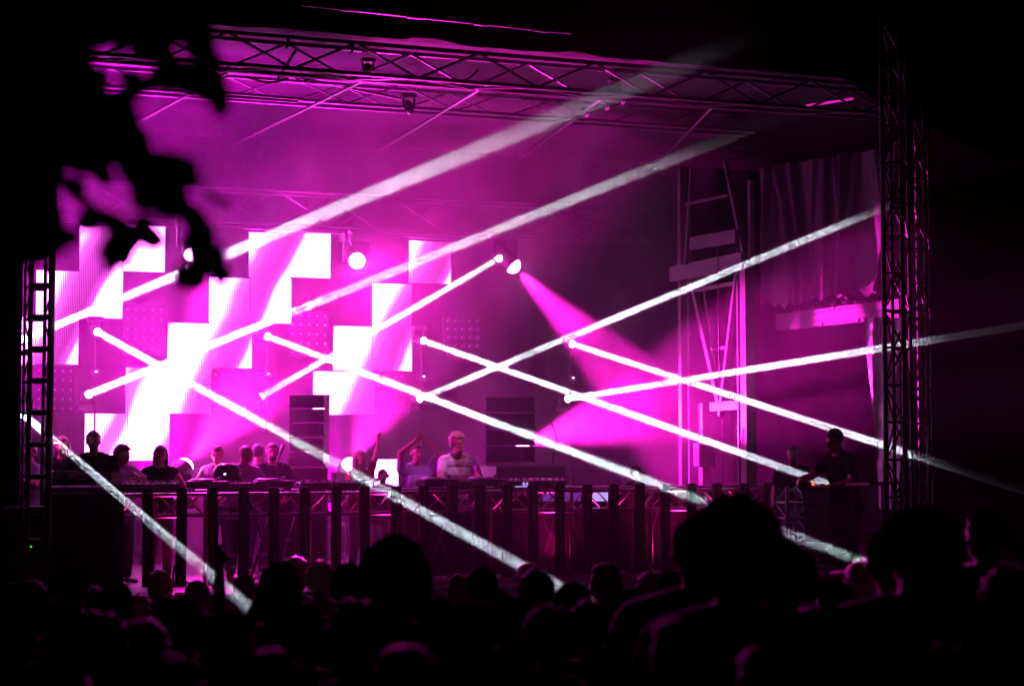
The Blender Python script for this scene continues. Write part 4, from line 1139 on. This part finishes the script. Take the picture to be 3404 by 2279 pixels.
def crowd(pi, u, vtop, d, label, turn=0., wid=1.):
    top = P(u, vtop, d); gz = ground_z(d); H = top.z - gz
    base_top = 1.75 + {P_SHORT: .005, P_MESSY: .02, P_CURLY: .025, P_AFRO: .08}.get(pi, .01)
    k = H / base_top
    r, kids, used = protos[pi]
    if used[0]:
        n = r.copy(); COL.objects.link(n)
        for c in kids:
            cc = c.copy(); COL.objects.link(cc); cc.parent = n
        r = n
    used[0] = True
    r.matrix_world = Matrix.Translation((top.x, d, gz)) @ Matrix.Rotation(PI + turn, 4, 'Z') @ Matrix.Diagonal((k * wid, k * wid, k, 1))
    r['label'] = label; r['group'] = CG
    return r
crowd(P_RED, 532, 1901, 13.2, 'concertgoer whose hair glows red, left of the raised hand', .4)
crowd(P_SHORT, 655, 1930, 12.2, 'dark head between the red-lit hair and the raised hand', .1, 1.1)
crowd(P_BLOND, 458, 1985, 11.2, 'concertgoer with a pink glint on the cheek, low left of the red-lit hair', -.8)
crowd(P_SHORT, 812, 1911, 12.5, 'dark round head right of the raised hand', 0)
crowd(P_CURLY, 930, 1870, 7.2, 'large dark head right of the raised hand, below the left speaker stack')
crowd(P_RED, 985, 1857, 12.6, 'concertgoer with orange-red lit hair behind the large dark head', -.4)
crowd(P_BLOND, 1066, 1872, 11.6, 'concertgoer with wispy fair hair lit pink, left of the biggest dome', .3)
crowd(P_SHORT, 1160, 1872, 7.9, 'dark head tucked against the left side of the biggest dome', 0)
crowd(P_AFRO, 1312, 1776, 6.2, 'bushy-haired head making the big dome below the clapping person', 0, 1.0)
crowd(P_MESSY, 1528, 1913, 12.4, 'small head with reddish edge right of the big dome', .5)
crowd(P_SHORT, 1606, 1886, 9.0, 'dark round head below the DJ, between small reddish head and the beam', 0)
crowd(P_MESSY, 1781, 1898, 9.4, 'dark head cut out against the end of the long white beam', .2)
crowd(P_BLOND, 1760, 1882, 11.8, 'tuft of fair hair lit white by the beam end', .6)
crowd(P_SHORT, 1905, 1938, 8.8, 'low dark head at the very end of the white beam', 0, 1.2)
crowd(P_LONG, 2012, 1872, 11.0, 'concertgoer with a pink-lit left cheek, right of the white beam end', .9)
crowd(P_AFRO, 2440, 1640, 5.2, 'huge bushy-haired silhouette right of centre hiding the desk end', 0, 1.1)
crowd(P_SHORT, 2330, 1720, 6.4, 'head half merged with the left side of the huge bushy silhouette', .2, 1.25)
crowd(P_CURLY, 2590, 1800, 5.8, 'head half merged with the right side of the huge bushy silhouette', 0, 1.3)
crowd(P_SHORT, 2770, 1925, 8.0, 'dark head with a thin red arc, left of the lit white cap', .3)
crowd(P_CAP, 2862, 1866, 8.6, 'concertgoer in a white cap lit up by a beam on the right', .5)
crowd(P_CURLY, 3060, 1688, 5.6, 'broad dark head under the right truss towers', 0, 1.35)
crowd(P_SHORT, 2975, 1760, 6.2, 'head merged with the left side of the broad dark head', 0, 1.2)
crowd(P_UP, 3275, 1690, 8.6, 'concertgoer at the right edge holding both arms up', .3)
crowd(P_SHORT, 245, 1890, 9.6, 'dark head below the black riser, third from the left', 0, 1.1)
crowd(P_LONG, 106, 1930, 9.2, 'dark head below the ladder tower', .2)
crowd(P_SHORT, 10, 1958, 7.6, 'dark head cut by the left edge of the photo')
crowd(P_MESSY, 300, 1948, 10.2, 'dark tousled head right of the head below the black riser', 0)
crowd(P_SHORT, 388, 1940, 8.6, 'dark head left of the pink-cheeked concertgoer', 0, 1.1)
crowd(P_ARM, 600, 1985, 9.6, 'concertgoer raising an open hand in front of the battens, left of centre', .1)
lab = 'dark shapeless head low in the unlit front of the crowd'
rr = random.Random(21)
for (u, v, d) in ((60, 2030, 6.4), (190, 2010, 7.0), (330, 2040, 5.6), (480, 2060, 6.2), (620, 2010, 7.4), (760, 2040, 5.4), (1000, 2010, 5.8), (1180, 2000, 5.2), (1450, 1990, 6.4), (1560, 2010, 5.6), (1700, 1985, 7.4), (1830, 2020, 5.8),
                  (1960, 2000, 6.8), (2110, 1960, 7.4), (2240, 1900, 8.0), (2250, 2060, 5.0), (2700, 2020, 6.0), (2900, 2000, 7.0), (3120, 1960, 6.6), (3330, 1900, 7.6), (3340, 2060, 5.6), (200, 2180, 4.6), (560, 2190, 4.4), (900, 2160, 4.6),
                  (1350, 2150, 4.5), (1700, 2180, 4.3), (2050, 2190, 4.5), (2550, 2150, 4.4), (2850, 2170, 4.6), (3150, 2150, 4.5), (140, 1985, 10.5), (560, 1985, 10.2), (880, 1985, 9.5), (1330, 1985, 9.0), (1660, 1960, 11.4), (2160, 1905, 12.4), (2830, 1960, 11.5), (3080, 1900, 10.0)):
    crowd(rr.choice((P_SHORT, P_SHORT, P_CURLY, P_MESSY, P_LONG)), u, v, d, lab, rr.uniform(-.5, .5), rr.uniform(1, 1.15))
for r, kids, used in protos:
    if not used[0]:
        for c in kids: bpy.data.objects.remove(c)
        bpy.data.objects.remove(r)

# ------------------------------------------------------------------ tree branch hanging into the top left
tree = empty('tree', P(-900, 1400, 3.4), 'dark leafy branches hanging blurred into the top left corner', 'tree')
tree.location.z = 0; tree['_m'] = [x for r_ in Matrix.Translation((tree.location.x, 3.4, 0)) for x in r_]
def inpoly(x, y, poly):
    c = False; n = len(poly)
    for i in range(n):
        x0, y0 = poly[i]; x1, y1 = poly[(i + 1) % n]
        if (y0 > y) != (y1 > y) and x < (x1 - x0) * (y - y0) / (y1 - y0) + x0: c = not c
    return c
OUT = [(-150, -60), (600, -60), (660, 40), (690, 120), (715, 220), (745, 330), (740, 360), (690, 320), (610, 285), (560, 290), (505, 270), (455, 290), (420, 345), (385, 365), (440, 400), (475, 440), (495, 500), (540, 520), (590, 530),
       (640, 575), (690, 605), (600, 590), (600, 660), (640, 710), (690, 770), (720, 850), (740, 920), (700, 900), (650, 940), (590, 945), (610, 905), (650, 880), (640, 800), (590, 740), (540, 700), (440, 690), (470, 745), (520, 780), (550, 820), (500, 800),
       (440, 810), (400, 870), (365, 880), (355, 840), (390, 790), (370, 740), (350, 720), (290, 750), (240, 790), (180, 830), (100, 850), (-150, 860)]
HOLES = [(a_, b_, c_ * 1.1) for a_, b_, c_ in ((345, 185, 42), (415, 200, 32), (480, 222, 34), (600, 175, 30), (430, 140, 20), (380, 282, 32), (215, 590, 34), (300, 600, 24), (390, 592, 34), (195, 665, 30), (260, 685, 42), (345, 660, 36), (385, 690, 30), (425, 655, 26), (220, 745, 28),
         (510, 712, 22), (590, 740, 24), (185, 100, 16), (215, 160, 12), (250, 205, 12), (430, 720, 26), (620, 250, 14), (660, 200, 12), (560, 430, 12))]
def leaf_mesh(k):
    r_ = random.Random(k); vs = []; fs = []; n = 9; wd = r_.uniform(.30, .40)
    for i in range(n + 1):
        t_ = i / n; w_ = wd * math.sin(PI * t_ ** .8) * (1 + .12 * (i % 2)) ; z = -.18 * t_ * t_
        vs += [(-w_ / 1, t_, z + .10 * w_), (0, t_, z), (w_, t_, z + .10 * w_)]
    for i in range(n):
        a = i * 3; fs += [(a, a + 1, a + 4, a + 3), (a + 1, a + 2, a + 5, a + 4)]
    me = bpy.data.meshes.new('leaf'); me.from_pydata(vs, [], fs); me.materials.append(LEAFM)
    for p in me.polygons: p.use_smooth = True
    return me
LM_ = [leaf_mesh(i) for i in range(5)]
def add_tree():
    rr = random.Random(12); pts = []
    tries = 0; parts = []
    while len(parts) < 1500 and tries < 90000:
        tries += 1
        x, y = rr.uniform(-120, 760), rr.uniform(-50, 960)
        if not inpoly(x, y, OUT): continue
        if any((x - a) ** 2 + (y - b) ** 2 < (r_ + 12) ** 2 for a, b, r_ in HOLES): continue
        edge = sum(inpoly(x + 62 * math.cos(a), y + 62 * math.sin(a), OUT) for a in (0, .8, 1.6, 2.4, 3.2, 4, 4.8, 5.6)) < 8 or any((x - a) ** 2 + (y - b) ** 2 < (r_ + 80) ** 2 for a, b, r_ in HOLES)
        if not edge and rr.random() < .72: continue
        L = rr.uniform(.038, .056) if edge else rr.uniform(.06, .08)
        parts.append((x, y, L, rr.uniform(2.75, 3.3)))
    parts.sort(key=lambda p: -p[2])
    stuff = bmesh.new()
    for i, (x, y, L, d) in enumerate(parts):
        c = P(x, y, d)
        eu = Matrix.Rotation(rr.uniform(-PI, PI), 4, 'Y') @ Matrix.Rotation(rr.uniform(-.6, .6), 4, 'Z') @ Matrix.Rotation(PI / 2 + rr.uniform(-.6, .6), 4, 'X')
        M = Matrix.Translation(c) @ eu @ Matrix.Scale(L, 4) @ Matrix.Translation((0, -.5, 0))
        if i < 300: put('leaf', LM_[i % 5], None, tree, M)
        else:
            me = LM_[i % 5].copy(); me.transform(M); stuff.from_mesh(me); bpy.data.meshes.remove(me)
    me = bpy.data.meshes.new('foliage'); stuff.to_mesh(me); stuff.free()
    f = put('foliage', me, LEAFM, tree); f['kind'] = 'stuff'
    def limb(name, pts, r0, r1):
        bm = bmesh.new(); n = len(pts) - 1
        for i in range(n): cap_mesh(bm, pts[i], pts[i + 1], r0 + (r1 - r0) * i / n, r0 + (r1 - r0) * (i + 1) / n)
        me = bpy.data.meshes.new(name); bm.to_mesh(me); bm.free(); put(name, me, BARK, tree)
    limb('trunk', [Vector((-2.3, 3.4, 0)), Vector((-2.25, 3.4, 1.5)), Vector((-2.3, 3.4, 3.0)), Vector((-2.1, 3.4, 4.4))], .14, .08)
    limb('branch', [Vector((-2.3, 3.4, 2.9)), P(-300, -150, 3.2), P(60, 60, 3.1), P(400, 80, 3.05), P(620, 130, 3.0), P(715, 280, 3.0)], .05, .006)
    limb('branch', [Vector((-2.25, 3.4, 2.2)), P(-300, 500, 3.2), P(100, 460, 3.1), P(350, 470, 3.05), P(560, 600, 3.0), P(655, 760, 3.0), P(720, 880, 3.0)], .04, .006)
    limb('branch', [P(100, 460, 3.1), P(240, 640, 3.0), P(330, 710, 3.0), P(385, 790, 3.0), P(380, 850, 3.0)], .014, .005)
    limb('twig', [P(560, 560, 3.0), P(600, 565, 3.0), P(640, 580, 3.0), P(690, 612, 3.0)], .006, .003)
    limb('twig', [P(690, 640, 3.0), P(720, 665, 3.0), P(760, 685, 3.0)], .008, .004)
    limb('twig', [P(385, 790, 3.0), P(430, 790, 3.0), P(480, 775, 3.0), P(535, 820, 3.0)], .005, .003)
    for (x, y, L) in ((545, 350, .036), (700, 655, .03), (735, 675, .034)):
        put('leaf', LM_[1], None, tree, Matrix.Translation(P(x - 25, y, 3.0)) @ Matrix.Rotation(-.3, 4, 'Y') @ Matrix.Rotation(-PI / 2, 4, 'Z') @ Matrix.Rotation(.5, 4, 'Y') @ Matrix.Scale(L, 4))
add_tree()
for o in bpy.data.objects:
    if '_m' in o: del o['_m']
